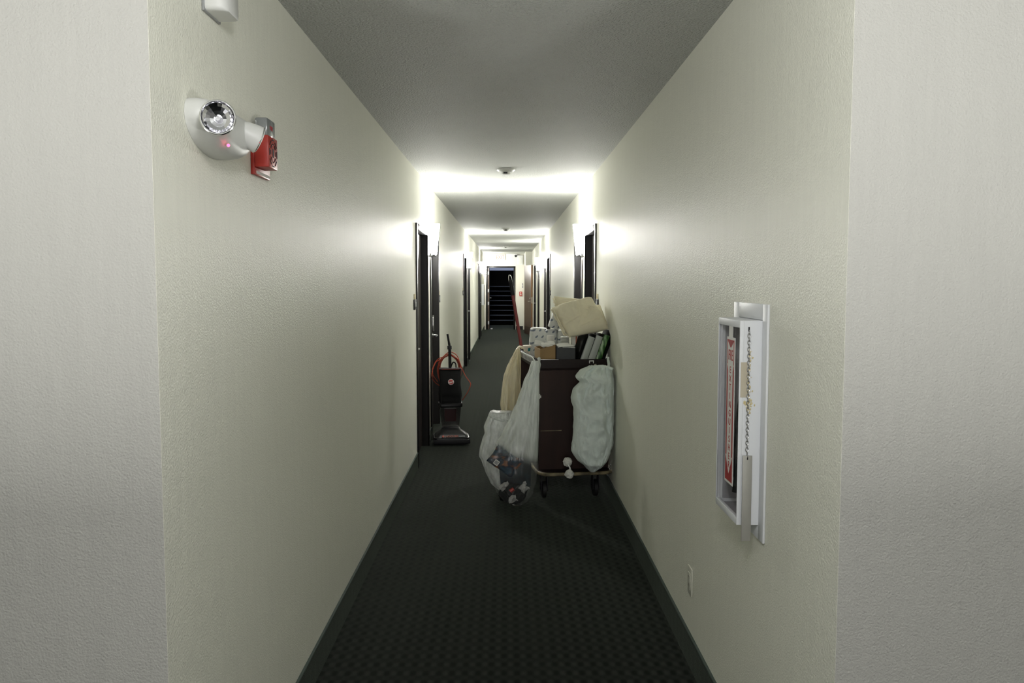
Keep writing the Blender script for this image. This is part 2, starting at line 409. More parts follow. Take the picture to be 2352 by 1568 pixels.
def rrect(w, d, r, n=5):
    """rounded rectangle outline, centred"""
    o = []
    for cx, cy, a0 in ((w / 2 - r, d / 2 - r, 0), (-w / 2 + r, d / 2 - r, 90), (-w / 2 + r, -d / 2 + r, 180), (w / 2 - r, -d / 2 + r, 270)):
        for k in range(n + 1):
            a = R(a0 + 90 * k / n); o.append((cx + r * math.cos(a), cy + r * math.sin(a)))
    return o

# ------------------------------------------------------------------ the setting
XL, XR, H, YE = -.757, .748, 2.487, 27.0
BH = .131                                   # height of the carpet skirting
DT = 2.0                                    # top of the door openings
L_DOORS = [(6.855, 7.745), (8.08, 8.955), (14.20, 15.15), (15.60, 16.50), (21.45, 22.33), (22.68, 23.56)]
R_DOORS = [(6.935, 7.80), (8.17, 9.03), (14.26, 15.20), (15.62, 16.40), (19.03, 19.85), (21.40, 22.70)]
CAB_R = (2.385, 2.595, .86, 1.43)           # hole of the recessed cabinet: y0, y1, z0, z1
T = .16

def corridor_wall(x, s, y0, holes):
    mb = MB(); ys = sorted({y0, YE} | {h[0] for h in holes} | {h[1] for h in holes})
    for a, b in zip(ys, ys[1:]):
        zs = [0]
        for h in holes:
            if h[0] <= a and b <= h[1]: zs += [h[2], h[3]]
        zs.append(H)
        for i in range(0, len(zs), 2):
            if zs[i + 1] > zs[i]: mb.box(min(x, x + s * T), max(x, x + s * T), a, b, zs[i], zs[i + 1])
    bmesh.ops.remove_doubles(mb.bm, verts=mb.bm.verts[:], dist=1e-5)
    return mb
struct('wall_left', corridor_wall(XL, -1, 1.776 + .0, [(a, b, 0, DT) for a, b in L_DOORS]), 'wall', 'long cream corridor wall with the emergency light and red alarm', 'wall')
struct('wall_right', corridor_wall(XR, 1, 1.807, [(a, b, 0, DT) for a, b in R_DOORS] + [CAB_R]), 'wall', 'long cream corridor wall with the fire extinguisher cabinet', 'wall')
W_ = 3.6
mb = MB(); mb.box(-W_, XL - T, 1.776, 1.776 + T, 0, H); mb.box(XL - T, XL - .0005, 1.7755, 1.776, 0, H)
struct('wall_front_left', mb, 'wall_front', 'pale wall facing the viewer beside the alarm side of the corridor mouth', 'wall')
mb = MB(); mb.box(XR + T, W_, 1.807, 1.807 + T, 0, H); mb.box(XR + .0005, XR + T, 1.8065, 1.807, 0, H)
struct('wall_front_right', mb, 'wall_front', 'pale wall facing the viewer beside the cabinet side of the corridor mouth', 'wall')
mb = MB(); mb.box(-W_, W_, -9.0, YE + 1.0, -.05, 0); mb.box(-1.3, 1.3, YE + 1.0, YE + 9, -.05, 0)
struct('floor', mb, 'carpet', 'dark green patterned carpet running down the corridor', 'floor')
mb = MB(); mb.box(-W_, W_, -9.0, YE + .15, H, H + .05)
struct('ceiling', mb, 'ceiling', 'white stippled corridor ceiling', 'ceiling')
mb = MB(); mb.box(-W_, W_, -9.1, -9.0, 0, H)
struct('wall_back', mb, 'wall_front', 'pale wall of the cross hall behind the viewer', 'wall')
mb = MB(); mb.box(-W_ - .1, -W_, -9.0, 1.9, 0, H)
struct('wall_hall_left', mb, 'wall_front', 'pale hall wall on the alarm side', 'wall')
mb = MB(); mb.box(W_, W_ + .1, -9.0, 1.9, 0, H)
struct('wall_hall_right', mb, 'wall_front', 'pale hall wall on the cabinet side', 'wall')
# end wall with the stair doorway
SX0, SX1, ST = -.655, .225, 2.045
mb = MB(); mb.box(XL - T, SX0, YE, YE + .12, 0, H); mb.box(SX1, XR + T, YE, YE + .12, 0, H); mb.box(SX0, SX1, YE, YE + .12, ST, H)
struct('wall_end', mb, 'wall_end', 'pale end wall around the stair doorway', 'wall')
# shallow chase that carries the open walnut door
mb = MB(); mb.box(.560, XR - .001, 24.88, YE - .001, 0, H - .001)
struct('wall_chase', mb, 'wall', 'narrow cream wall chase behind the open walnut door', 'wall')

def skirting(x, s, y0, doors, y1=YE):
    mb = MB(); cur = y0
    for a, b in doors + [(y1 + .05, y1)]:
        a_ = a - .05
        if a_ > cur + .02:
            mb.mi = 0; mb.box(min(x - s * .0005, x - s * .009), max(x - s * .0005, x - s * .009), cur, a_, .0, BH - .006)
            mb.mi = 1; mb.box(min(x - s * .0005, x - s * .0105), max(x - s * .0005, x - s * .0105), cur, a_, BH - .006, BH)
        cur = b + .05
    return mb
struct('baseboard_left', skirting(XL, -1, 1.776, L_DOORS), ['carpet_base', 'binding'], 'dark carpet skirting along the alarm wall', 'baseboard')
struct('baseboard_right', skirting(XR, 1, 1.807, R_DOORS, 24.85), ['carpet_base', 'binding'], 'dark carpet skirting along the cabinet wall', 'baseboard')
mb = MB(); mb.box(SX1 + .06, .520, YE - .012, YE - .0005, 0, .115)
struct('baseboard_end', mb, 'rubber', 'black rubber skirting on the end wall', 'baseboard')

# ---- room doors
def lever(mb, M):
    mb.lathe([(.026, 0), (.026, .008), (.012, .012), (.011, .055)], 16, M)
    mb.tube([M @ Vector(p) for p in ((0, 0, .05), (-.02, 0, .055), (-.11, 0, .052))], .009, 8)

ORD = ['nearest', 'second', 'third', 'fourth', 'fifth', 'sixth']
def room_door(n, x, s, a, b, label, handle_far):
    root = thing('door_%d' % n, label, 'door', (x + s * .06, (a + b) / 2, 0), 0, None, 'structure')
    f = MB(); fw, pj, dp = .048, .013, .055
    def bx(xa, xb, *r, **k): f.box(min(xa, xb), max(xa, xb), *r, **k)
    o0, o1 = x - s * pj, x - s * .0005
    bx(o0, o1, a - fw, a + .004, 0, DT + fw, bev=.002); bx(o0, o1, b - .004, b + fw, 0, DT + fw, bev=.002); bx(o0, o1, a, b, DT - .004, DT + fw, bev=.002)
    for q in ((a, a + .004, 0, DT), (b - .004, b, 0, DT), (a + .004, b - .004, DT - .004, DT)): bx(x - s * .001, x + s * (T - .01), *q)
    for q in ((a, a + .018, 0, DT), (b - .018, b, 0, DT), (a + .018, b - .018, DT - .018, DT)): bx(x + s * (dp + .047), x + s * (dp + .075), *q)
    obj('door_frame', f, 'frame', root)
    l = MB(); l.box(min(x + s * dp, x + s * (dp + .045)), max(x + s * dp, x + s * (dp + .045)), a + .007, b - .007, .012, DT - .008)
    leaf = obj('door_leaf', l, 'leaf', root)
    hy = b - .075 if handle_far else a + .075
    h = MB(); M = basis((x + s * dp, hy, .985), (0, -s if s > 0 else 1, 0), (0, 0, 1), (-s, 0, 0))
    M = basis((x + s * dp, hy, .985), (0, 1, 0), (0, 0, 1), (-s, 0, 0)) if handle_far else basis((x + s * dp, hy, .985), (0, -1, 0), (0, 0, 1), (-s, 0, 0))
    lever(h, M); obj('door_handle', h, 'steel', leaf)
    c = MB(); c.prism([(-.03, -.06), (.03, -.06), (.034, .0), (.03, .09), (0, .115), (-.03, .09), (-.034, 0)], .018, basis((x + s * dp, hy, 1.09), (0, 1, 0), (0, 0, 1), (-s, 0, 0)), .004)
    obj('card_lock', c, 'steel', leaf)
    return root
names_l = ['dark guest room door in the alarm wall just short of the vacuum cleaner', 'dark guest room door behind the vacuum cleaner',
           'dark guest room door in the alarm wall, first of its middle pair', 'dark guest room door in the alarm wall, second of its middle pair',
           'dark guest room door in the alarm wall, first of its far pair', 'dark guest room door in the alarm wall, last before the white far cabinet']
names_r = ['dark guest room door behind the linen pile on the cart', 'dark guest room door in the cabinet wall just beyond the linen pile',
           'dark guest room door in the cabinet wall, first of its middle pair', 'dark guest room door in the cabinet wall, second of its middle pair',
           'lone dark guest room door in the cabinet wall beside a wall lamp', 'dark door opening in the cabinet wall beside the open walnut door']
n = 1
for (a, b), lb in zip(L_DOORS, names_l): room_door(n, XL, -1, a, b, lb, n % 2 == 0); n += 1
for (a, b), lb in zip(R_DOORS, names_r): room_door(n, XR, 1, a, b, lb, n % 2 == 0); n += 1

# ---- stair doorway: frame, open leaf, hinges
d = thing('door_13', 'brown stair door standing open beyond the end wall', 'door', (SX0, YE + .06, 0), 0, None, 'structure')
f = MB()
for q in ((SX0 - .045, SX0 + .012, 0, ST + .04), (SX1 - .012, SX1 + .045, 0, ST + .04), (SX0 - .045, SX1 + .045, ST - .012, ST + .04)):
    f.box(q[0], q[1], YE - .012, YE + .13, q[2], q[3], .002)
obj('door_frame', f, 'frame', d)
l = MB(); l.box(SX0 + .014, SX0 + .058, YE + .135, YE + 1.0, .012, ST - .015)
lf = obj('door_leaf', l, 'walnut', d)
for z in (.22, .86, 1.28, 1.86):
    hg = MB(); hg.box(SX0 + .012, SX0 + .050, YE + .118, YE + .134, z - .055, z + .055, .003); hg.tube([(SX0 + .05, YE + .126, z - .055), (SX0 + .05, YE + .126, z + .055)], .008, 8)
    obj('hinge', hg, 'hinge', lf)
h = MB(); lever(h, basis((SX0 + .058, YE + .92, 1.03), (0, 1, 0), (0, 0, 1), (1, 0, 0))); obj('door_handle', h, 'steel', lf)
mb = MB(); mb.box(-.555, -.49, YE + .2, YE + .3, 0, .035, .008); mb.crumple(.006, 40)
tag(obj('door_wedge', mb, 'white_plastic'), 'small white door wedge on the carpet at the stair door', 'door wedge')

# ---- open walnut door in the corridor
d = thing('door_14', 'walnut door with chrome levers standing open into the corridor', 'door', (.545, 24.80, 0), 0, None, 'structure')
pn, pf = Vector((.700, 23.98, 0)), Vector((.520, 24.84, 0))
ax = (pf - pn).normalized(); nrm = Vector((-ax.y, ax.x, 0))
if nrm.x > 0: nrm = -nrm
Mf = basis(pn, ax, nrm, (0, 0, 1)); Ld = (pf - pn).length
l = MB(); l.mi = 0; l.box(.003, Ld, 0, .003, .012, 2.062, M=Mf); l.box(.003, Ld, -.044, -.041, .012, 2.062, M=Mf)
l.mi = 1; l.box(0, .003, -.044, .003, .012, 2.062, M=Mf); l.box(.003, Ld, -.041, 0, .012, 2.06, M=Mf)
lf = obj('door_leaf', l, ['walnut', 'walnut_edge'], d)
k = MB(); k.box(.02, Ld - .01, .003, .005, .02, .245, M=Mf); obj('kick_plate', k, 'kick', lf)
h = MB()
for yy, sg in ((.003, 1), (-.044, -1)):
    lever(h, Mf @ basis((.065, yy, 1.0), (-1, 0, 0), (0, 0, 1), (0, sg, 0)))
obj('door_handle', h, 'chrome', lf)
h = MB()
for yy, sg in ((.003, 1), (-.044, -1)):
    h.lathe([(.028, 0), (.028, .01), (.016, .014), (.014, .03)], 16, Mf @ basis((.065, yy, 1.09), (-1, 0, 0), (0, 0, 1), (0, sg, 0)))
h.box(-.002, 0, -.034, -.010, .94, 1.12, M=Mf); obj('deadbolt', h, 'chrome', lf)

# ---- stairwell
mb = MB(); mb.box(-1.15, -1.0, YE + .12, YE + 7.2, 0, 4.2); struct('wall_stair_left', mb, 'stairwall', 'dark stairwell wall on the door leaf side', 'wall')
mb = MB(); mb.box(.56, .71, YE + .12, YE + 7.2, 0, 4.2)
struct('wall_stair_right', mb, 'stairwall', 'dark stairwell wall opposite the door leaf', 'wall')
SB = YE + 3.0
st = thing('stairs', 'dark carpeted flight of stairs beyond the end doorway', 'stairs', (-.22, SB, 0))
for i in range(8):
    b_ = MB(); b_.box(-.998, .558, SB + .27 * i, SB + .27 * (i + 1) + (0 if i < 7 else 1.2), 0, .175 * (i + 1))
    s_ = obj('step', b_, 'stair', st, 0)
    b_ = MB(); b_.box(-.99, .55, SB + .27 * i - .014, SB + .27 * i + .02, .175 * (i + 1) - .022, .175 * (i + 1) + .004, .004)
    obj('nosing', b_, 'nosing', s_)
mb = MB(); mb.box(-.998, .558, SB + 3.0, SB + 3.12, 1.401, 2.03)
struct('wall_stair_landing', mb, 'stairwall', 'black half wall across the stair landing', 'wall')
mb = MB(); mb.box(-1.15, .71, SB + 4.1, SB + 4.2, 1.2, 4.2)
struct('wall_stair_back', mb, 'stairwhite', 'blue lit pale wall at the top of the stairwell', 'wall')
mb = MB(); mb.box(-1.15, .71, YE + .12, SB + 4.2, 4.2, 4.25)
struct('ceiling_stair', mb, 'stairwall', 'dark ceiling over the stairwell', 'ceiling')

# ------------------------------------------------------------------ wall lamps
def make_sconce(loc, label):
    """local: wall plane at x=0, lamp towards +x, z from the bottom bracket"""
    t = thing('wall_lamp', label, 'wall lamp', loc, 0, 'wall lamps along the corridor')
    def half(w, dpt, n=14): return [(dpt * math.sin(PI * k / n), -w / 2 * math.cos(PI * k / n)) for k in range(n + 1)]
    def D(w, dpt, z): return [Vector((x + .006, y, z)) for x, y in half(w, dpt)]
    b = MB(); b.box(.0005, .006, -.058, .058, .015, .325, .002); obj('backplate', b, 'steel', t, local=True)
    b = MB(); b.loft([D(.088, .078, .030), D(.118, .100, .268)]); obj('glass_shade', b, 'shade', t, local=True)
    b = MB(); b.loft([D(.122, .104, .274), D(.124, .106, .318)]); obj('glass_collar', b, 'shade', t, local=True)
    b = MB(); b.loft([D(.090, .080, .006), D(.090, .080, .016)]); b.box(.02, .034, -.046, -.030, .0, .04); b.box(.02, .034, .030, .046, .0, .04); b.box(.066, .078, -.010, .010, .0, .03)
    obj('bracket', b, 'bracket', t, local=True)
    return t
LAMPS = [(XL, 7.91, 0, 'glowing wall lamp above the vacuum cleaner'), (XR, 7.985, PI, 'glowing wall lamp over the linen pile on the cart'),
         (XL, 15.375, 0, 'glowing wall lamp on the alarm wall between the middle pair of doors'), (XR, 15.41, PI, 'glowing wall lamp on the cabinet wall between the middle pair of doors'),
         (XR, 18.70, PI, 'glowing wall lamp on the cabinet wall short of the lone dark door'), (XL, 22.505, 0, 'glowing wall lamp on the alarm wall between the far pair of doors'),
         (XL, 26.0, 0, 'glowing wall lamp on the alarm wall closest to the stair door')]
proto = None
for x, y, rz, lb in LAMPS:
    if proto is None: proto = make_sconce((x, y, 1.797), lb)
    else: dup(proto, (x, y, 1.797), rz, lb)
    s = 1 if x < 0 else -1
    la = bpy.data.lights.new('lamp_uplight', 'AREA'); la.shape = 'DISK'; la.size = .075; la.energy = 9.0; la.color = (1, .985, .95)
    lo = bpy.data.objects.new('lamp_uplight', la); COL.objects.link(lo); lo.location = (x + s * .06, y, 1.797 + .322); lo.rotation_euler = (PI, 0, 0)

# ------------------------------------------------------------------ ceiling smoke detectors
def detector(loc, label):
    t = thing('smoke_detector', label, 'smoke detector', loc, 0, 'smoke detectors on the corridor ceiling')
    b = MB(); b.lathe([(.062, -.0005), (.074, -.001), (.074, -.012), (.066, -.020), (.046, -.026)], 32); obj('base', b, 'white_plastic', t, local=True)
    b = MB(); b.lathe([(.040, -.026), (.036, -.036), (.034, -.044), (.022, -.047)], 24); hd = obj('sensor_head', b, 'white_plastic', t, local=True)
    b = MB(); b.box(-.020, .012, -.0385, -.030, -.041, -.029); obj('vent_slot', b, 'dark', hd, local=True)
    return t
dt = detector((-.010, 6.83, H), 'round smoke detector on the ceiling in front of the first pair of lamps')
dup(dt, (-.022, 14.24, H), 0, 'round smoke detector on the ceiling near the middle pair of lamps')
dup(dt, (-.033, 21.24, H), 0, 'tiny round smoke detector far down the ceiling toward the exit sign')

# ------------------------------------------------------------------ emergency light
t = thing('emergency_light', 'white twin-headed emergency light on the cream wall', 'emergency light', (XL, 2.13, 1.87))
prof = [(-.150, .1235), (-.166, .117), (-.175, .105), (-.178, .085)] + [(-.178 * math.cos(a), .085 - .082 * math.sin(a)) for a in [PI * k / 18 for k in range(1, 18)]] + [(.178, .085), (.175, .105), (.166, .117), (.150, .1235), (.13, .125), (-.13, .125)]
rings = []
for xo, s in ((.0005, 1), (.022, 1), (.042, .965), (.056, .88), (.064, .74), (.068, .5), (.069, .2)):
    rings.append([Vector((XL + xo, 2.135 + y * s, 1.87 + .072 + (z - .072) * s)) for y, z in prof])
b = MB(); b.loft(rings); obj('housing', b, 'white_plastic', t, 40)
def head(name, c, dirv, r, back):
    z = Vector(dirv).normalized(); x = Vector((0, 0, 1)).cross(z).normalized(); y = z.cross(x); M = basis(c, x, y, z)
    b = MB(); b.lathe([(.001, -back), (r * .4, -back * .96), (r * .72, -back * .8), (r * .95, -back * .5), (r * 1.05, -back * .2), (r * 1.07, -.008), (r * 1.08, .0), (r * 1.02, .004), (r, .002)], 32, M, cap=False)
    hd = obj(name, b, 'white_plastic', t, 40)
    b = MB(); b.lathe([(r * 1.0, .001), (r * .92, -r * .12), (r * .74, -r * .28), (r * .50, -r * .40), (r * .25, -r * .47), (.001, -r * .5)], 20, M, cap=False); obj('reflector', b, 'mirror', hd, 0)
    b = MB(); b.ball((0, 0, -r * .28), r * .15, 2, M=M); obj('bulb', b, 'bulb', hd)
    b = MB(); b.torus(r * 1.03, r * .07, M, 32, 8); obj('rim', b, 'chrome', hd)
head('lamp_head', (-.669, 1.930, 1.937), (.26, -.96, -.01), .0372, .085)
head('lamp_head', (-.668, 2.235, 1.938), (.80, .50, -.38), .034, .075)
b = MB(); b.ball((XL + .071, 2.05, 1.893), .004, 2); obj('indicator', b, 'led', t)

# ------------------------------------------------------------------ horn strobe
t = thing('fire_alarm', 'red horn and strobe fire alarm beside the emergency light', 'fire alarm', (XL, 2.52, 1.876))
b = MB(); b.box(XL + .0005, XL + .012, 2.452, 2.612, 1.876, 1.992, .002); bp_ = obj('backplate', b, 'red', t)
b = MB(); b.box(XL + .0118, XL + .0128, 2.470, 2.608, 1.880, 1.888); obj('legend_strip', b, 'paper', bp_)
b = MB(); b.box(XL + .012, -.703, 2.452, 2.548, 1.897, 1.990, .003); hn = obj('horn', b, 'red', t)
b = MB()
for sc in (.040, .027):
    for k in range(8):
        a0, a1 = PI / 8 + k * PI / 4 + .14, PI / 8 + (k + 1) * PI / 4 - .14
        p = [Vector((-.7034, 2.500 + sc * math.cos(a), 1.943 + sc * math.sin(a))) for a in (a0, a1)]
        b.tube(p, .0022, 6)
b.box(-.7034, -.7022, 2.494, 2.506, 1.930, 1.956)
obj('sound_grille', b, 'dark', hn)
b = MB(); b.box(XL + .012, -.708, 2.462, 2.545, 1.990, 2.043, .005); sb = obj('strobe_lens', b, 'strobe', t)
b = MB(); b.text('FIRE', .018, basis((-.7078, 2.503, 2.016), (0, -1, 0), (0, 0, 1), (1, 0, 0)) @ Matrix.Diagonal((-1, 1, 1, 1))); obj('lettering', b, 'red_ink', sb)

# ------------------------------------------------------------------ sounder by the ceiling
t = thing('door_chime', 'white rounded sounder box high on the cream wall', 'sounder', (XL, 2.15, 2.233))
rings = [[Vector((XL + xo, 2.147 + (y - .0) * s, 2.345 + z)) for y, z in rrect(.112, .225, .012)] for xo, s in ((.007, 1), (.030, 1), (.050, .92), (.060, .7))]
b = MB(); b.loft(rings); cv = obj('cover', b, 'white_plastic', t, 50)
b = MB(); b.box(XL + .0005, XL + .007, 2.088, 2.206, 2.230, 2.46, .001); obj('backplate', b, 'grey', t)
b = MB(); b.box(XL + .0555, XL + .0565, 2.168, 2.184, 2.262, 2.268, M=None); obj('emblem', b, 'navy', cv)

# ------------------------------------------------------------------ fire extinguisher cabinet
def cabinet(label, loc):
    return thing('extinguisher_cabinet', label, 'fire extinguisher cabinet', loc)
t = cabinet('white fire extinguisher cabinet with red lettered glass and a hanging chain', (XR, 2.49, .80))
y0, y1, z0, z1, xf = 2.37, 2.612, .843, 1.446, .676
b = MB()   # flange on the wall
for q in ((2.325, y0 - .001, .80, 1.494), (y1 + .001, 2.672, .80, 1.494)): b.box(XR - .008, XR - .0005, *q, bev=.002)
for q in ((y0 - .001, y1 + .001, z1 + .001, 1.494), (y0 - .001, y1 + .001, .80, z0 - .001)): b.box(XR - .008, XR - .0005, *q, bev=.002)
obj('wall_flange', b, 'white', t)
b = MB()   # box sides
b.box(xf + .012, XR + .085, y0, y0 + .006, z0 + .006, z1 - .006); b.box(xf + .012, XR + .085, y1 - .006, y1, z0 + .006, z1 - .006)
b.box(xf + .012, XR + .085, y0, y1, z1 - .006, z1); b.box(xf + .012, XR + .085, y0, y1, z0, z0 + .006)
bx_ = obj('box', b, 'white', t)
b = MB(); b.box(XR + .08, XR + .084, y0 + .014, y1 - .014, z0 + .02, z1 - .02); 
b.box(xf + .02, XR + .08, y1 - .0095, y1 - .0065, z0 + .02, z1 - .02); b.box(xf + .02, XR + .08, y0 + .007, y0 + .009, z0 + .02, z1 - .02)
b.box(xf + .02, XR + .08, y0 + .02, y1 - .02, z1 - .0115, z1 - .0065); b.box(xf + .02, XR + .08, y0 + .02, y1 - .02, z0 + .0065, z0 + .011)
obj('lining', b, 'grey_in', bx_)
b = MB()   # door frame
fr = .021
b.box(xf, xf + .012, y0, y0 + .004, z0, z1, .001); b.box(xf, xf + .012, y1 - .004, y1, z0, z1, .001)
b.box(xf, xf + .012, y0 + .004, y1 - .004, z1 - fr, z1, .001); b.box(xf, xf + .012, y0 + .004, y1 - .004, z0, z0 + fr, .001)
dr = obj('door', b, 'white', t)
b = MB(); b.box(xf + .0015, xf + .0045, y0 + .004, y1 - .004, z0 + fr, z1 - fr); obj('glass_pane', b, 'glass', dr, 0)
# lettered strip on the glass
ys, zs0, zs1 = (2.420, 2.508), .945, 1.392
b = MB(); b.box(xf - .0002, xf + .0012, ys[0], ys[1], zs0, zs1); 
b.box(xf + .0005, xf + .0012, 2.448, 2.490, zs1, z1 - fr)
sg = obj('sign_strip', b, 'paper', dr, 0)
yc = 2.464
def SM(z, y=yc, off=-.0004): return basis((xf + off, y, z), (0, -1, 0), (0, 0, 1), (-1, 0, 0))
b = MB(); w = .037
b.prism([(-w, .0), (w, .0), (0.004, -.023), (-.004, -.023)], .0006, SM(zs1 - .008))      # top pointer
b.prism([(-w, 0), (-w + .004, 0), (-w + .004, -.075), (-w, -.075)], .0006, SM(zs1 - .008)); b.prism([(w, 0), (w - .004, 0), (w - .004, -.075), (w, -.075)], .0006, SM(zs1 - .008))
for s in (-1, 1):
    b.prism([(s * w, 1.308), (s * (w - .010), 1.290), (s * (w - .010), 1.03), (s * w, 1.03)][::s], .0006, SM(0))
    b.prism([(s * w, 1.03), (s * w, .953), (0, .953), (0, .972)][::s], .0006, SM(0))
b.text('FIRE', .046, SM(1.336), .0004, sx=.6)
for i, ch in enumerate('EXTINGUISHER'):
    b.text(ch, .029, SM(1.292 - i * .0264), .0004, sx=1.1)
obj('lettering', b, 'red_ink', sg, 0)
# chain, bar, tape and glue on the near side of the box
b = MB(); z = 1.412; i = 0
while z > 1.052:
    M = Matrix.Translation((.7015, y0 - .005, z)) @ (Matrix.Rotation(PI / 2, 4, 'X') if i % 2 else Matrix.Rotation(PI / 2, 4, 'Y')) @ Matrix.Diagonal((1.5 if i % 2 == 0 else 1, 1 if i % 2 == 0 else 1.5, 1, 1))
    b.torus(.0042, .0011, M, 10, 5); z -= .0098; i += 1
obj('chain', b, 'steel', t)
b = MB(); b.box(.688, .7155, y0 - .012, y0 - .008, .798, 1.052, .0008); br = obj('breaker_bar', b, 'tin', t)
b = MB(); b.torus(.004, .001, Matrix.Translation((.7015, y0 - .010, 1.046)) @ Matrix.Rotation(PI / 2, 4, 'Y'), 12, 6); b.box(.700, .703, y0 - .013, y0 - .0075, 1.040, 1.046); obj('ring', b, 'dark', br)
b = MB(); b.box(.680, .699, y0 - .0012, y0 - .0002, 1.222, 1.325); obj('tape_patch', b, 'tape', bx_)
b = MB()
for i in range(46):
    zz = random.choice((random.uniform(1.18, 1.225), random.uniform(1.17, 1.36))); xx = .706 + random.gauss(0, .006)
    b.ball((max(.690, min(.735, xx)), y0 - .0006, zz), random.uniform(.0012, .004), 1, (1, .25, random.uniform(.7, 1.8)))
for i in range(14):
    b.ball((.7045 + random.uniform(-.003, .003), y0 - .0006, 1.355 - i * .013), random.uniform(.003, .0045), 1, (1, .25, 1.8))
obj('glue_residue', b, 'glue', bx_)
b = MB(); b.tube([(.7015, y0 - .0015, 1.415), (.7015, y0 - .0015, 1.428)], .0022, 6); obj('chain_hook', b, 'dark', bx_)

t = thing('fire_extinguisher', 'red fire extinguisher behind the lettered cabinet glass', 'fire extinguisher', (.752, 2.44, z0 + .011))
zb = z0 + .0115; cx, cy = .757, 2.438
b = MB(); b.lathe([(.045, zb), (.050, zb + .004), (.050, zb + .33), (.044, zb + .365), (.026, zb + .392), (.018, zb + .405)], 32, Matrix.Translation((cx, cy, 0))); obj('cylinder', b, 'red', t)
b = MB(); b.lathe([(.019, zb + .405), (.019, zb + .44), (.014, zb + .447)], 16, Matrix.Translation((cx, cy, 0))); b.box(cx - .045, cx + .02, cy - .010, cy + .010, zb + .44, zb + .452, .003)
b.box(cx - .06, cx + .02, cy - .009, cy + .009, zb + .465, zb + .473, .002, M=None); vv = obj('valve', b, 'black', t)
b = MB(); b.torus(.013, .0018, basis((cx - .012, cy - .024, zb + .46), (1, 0, 0), (0, 0, 1), (0, -1, 0)), 18, 6); obj('pull_ring', b, 'steel', vv)
b = MB(); b.tube(smoothpath([(cx - .01, cy + .012, zb + .43), (cx - .03, cy + .04, zb + .40), (cx - .052, cy + .036, zb + .30), (cx - .060, cy + .024, zb + .18), (cx - .060, cy + .02, zb + .11)]), .008, 10); 
b.lathe([(.006, 0), (.011, -.04), (.012, -.045)], 12, Matrix.Translation((cx - .060, cy + .02, zb + .11))); obj('hose', b, 'black', t)
b = MB(); b.lathe([(.0506, zb + .08), (.0506, zb + .27)], 32, Matrix.Translation((cx, cy, 0)), cap=False); obj('label_band', b, 'dark', t)

# far cabinet on the alarm wall
t = cabinet('small white cabinet box far along the alarm wall', (XL, 24.55, .87))
b = MB(); b.box(XL + .0005, -.687, 24.25, 24.85, .875, 1.505, .006); obj('box', b, 'white', t)
b = MB(); b.box(-.687, -.681, 24.27, 24.83, .90, 1.48, .002); obj('door', b, 'grey', t)

# outlet
t = thing('wall_outlet', 'ivory power outlet low on the wall below the cabinet', 'outlet', (XR, 3.255, .288))
b = MB(); b.box(XR - .006, XR - .0005, 3.219, 3.292, .288, .402, .0025); obj('cover_plate', b, 'ivory', t)
b = MB(); b.box(XR - .0085, XR - .006, 3.237, 3.275, .311, .379, .001); rc = obj('receptacle', b, 'ivory', t)
for zc in (.328, .362):
    for yq in (3.247, 3.262):
        b = MB(); b.box(XR - .0090, XR - .0084, yq, yq + .002, zc - .005, zc + .005); obj('slot', b, 'dark', rc)

# room plaques
def plaque(x, s, y, label):
    t = thing('room_sign', label, 'sign', (x, y, 1.335), 0, 'room signs beside the guest doors')
    xa, xb = sorted((x - s * .0005, x - s * .010))
    b = MB(); b.box(xa, xb, y - .075, y + .07, 1.335, 1.418, .002); obj('plate', b, 'dark', t)
    xa, xb = sorted((x - s * .010, x - s * .0125))
    b = MB(); b.box(xa, xb, y - .030, y + .045, 1.358, 1.398, .001); obj('insert', b, 'grey', t)
    xa, xb = sorted((x - s * .0005, x - s * .006))
    b = MB(); b.box(xa, xb, y - .045, y + .055, 1.419, 1.462, .001); obj('paper_pocket', b, 'glue', t)
plaque(XL, -1, 6.69, 'dark room sign on the wall just before the vacuum cleaner doors')
plaque(XL, -1, 9.10, 'pale edged room sign on the wall past the door behind the vacuum')
plaque(XR, 1, 6.77, 'dark room sign on the wall above the linen pile')
plaque(XL, -1, 14.02, 'room sign on the alarm wall before the middle pair of doors')
plaque(XR, 1, 14.07, 'room sign on the cabinet wall before the middle pair of doors')

# ------------------------------------------------------------------ far end fixtures
t = thing('exit_sign', 'lit white exit sign with orange letters above the stair door', 'exit sign', (-.228, YE - .02, 2.275))
b = MB(); b.box(-.39, -.066, YE - .045, YE - .0005, 2.275, 2.458, .004); obj('housing', b, 'exit_face', t)
b = MB(); b.text('EXIT', .165, basis((-.228, YE - .0465, 2.367), (1, 0, 0), (0, 0, 1), (0, -1, 0)), .001, sx=.82); obj('lettering', b, 'exit_letter', t)
t = thing('dome_camera', 'dark dome security camera at the top of the end wall', 'security camera', (.28, YE - .06, 2.38))
b = MB(); b.lathe([(.055, 0), (.055, .02), (.045, .03)], 20, basis((.28, YE - .0005, 2.425), (1, 0, 0), (0, 0, 1), (0, -1, 0))); b.box(.225, .335, YE - .10, YE - .0005, 2.44, 2.47, .006); obj('mount', b, 'white_plastic', t)
b = MB(); b.ball((.28, YE - .065, 2.425), .045, 3); obj('dome', b, 'dark', t)
t = thing('wall_box', 'square white utility box on the end wall beside the camera', 'box', (.455, YE, 2.14))
b = MB(); b.box(.335, .515, YE - .07, YE - .0005, 2.14, 2.435, .006); obj('case', b, 'white', t)
b = MB(); b.box(.347, .503, YE - .074, YE - .0695, 2.155, 2.42, .002); obj('cover', b, 'white_plastic', t)
t = thing('pull_station', 'small red fire pull station on the end wall', 'fire pull station', (.446, YE, 1.10))
b = MB(); b.box(.400, .492, YE - .03, YE - .0005, 1.105, 1.25, .005); obj('case', b, 'red', t)
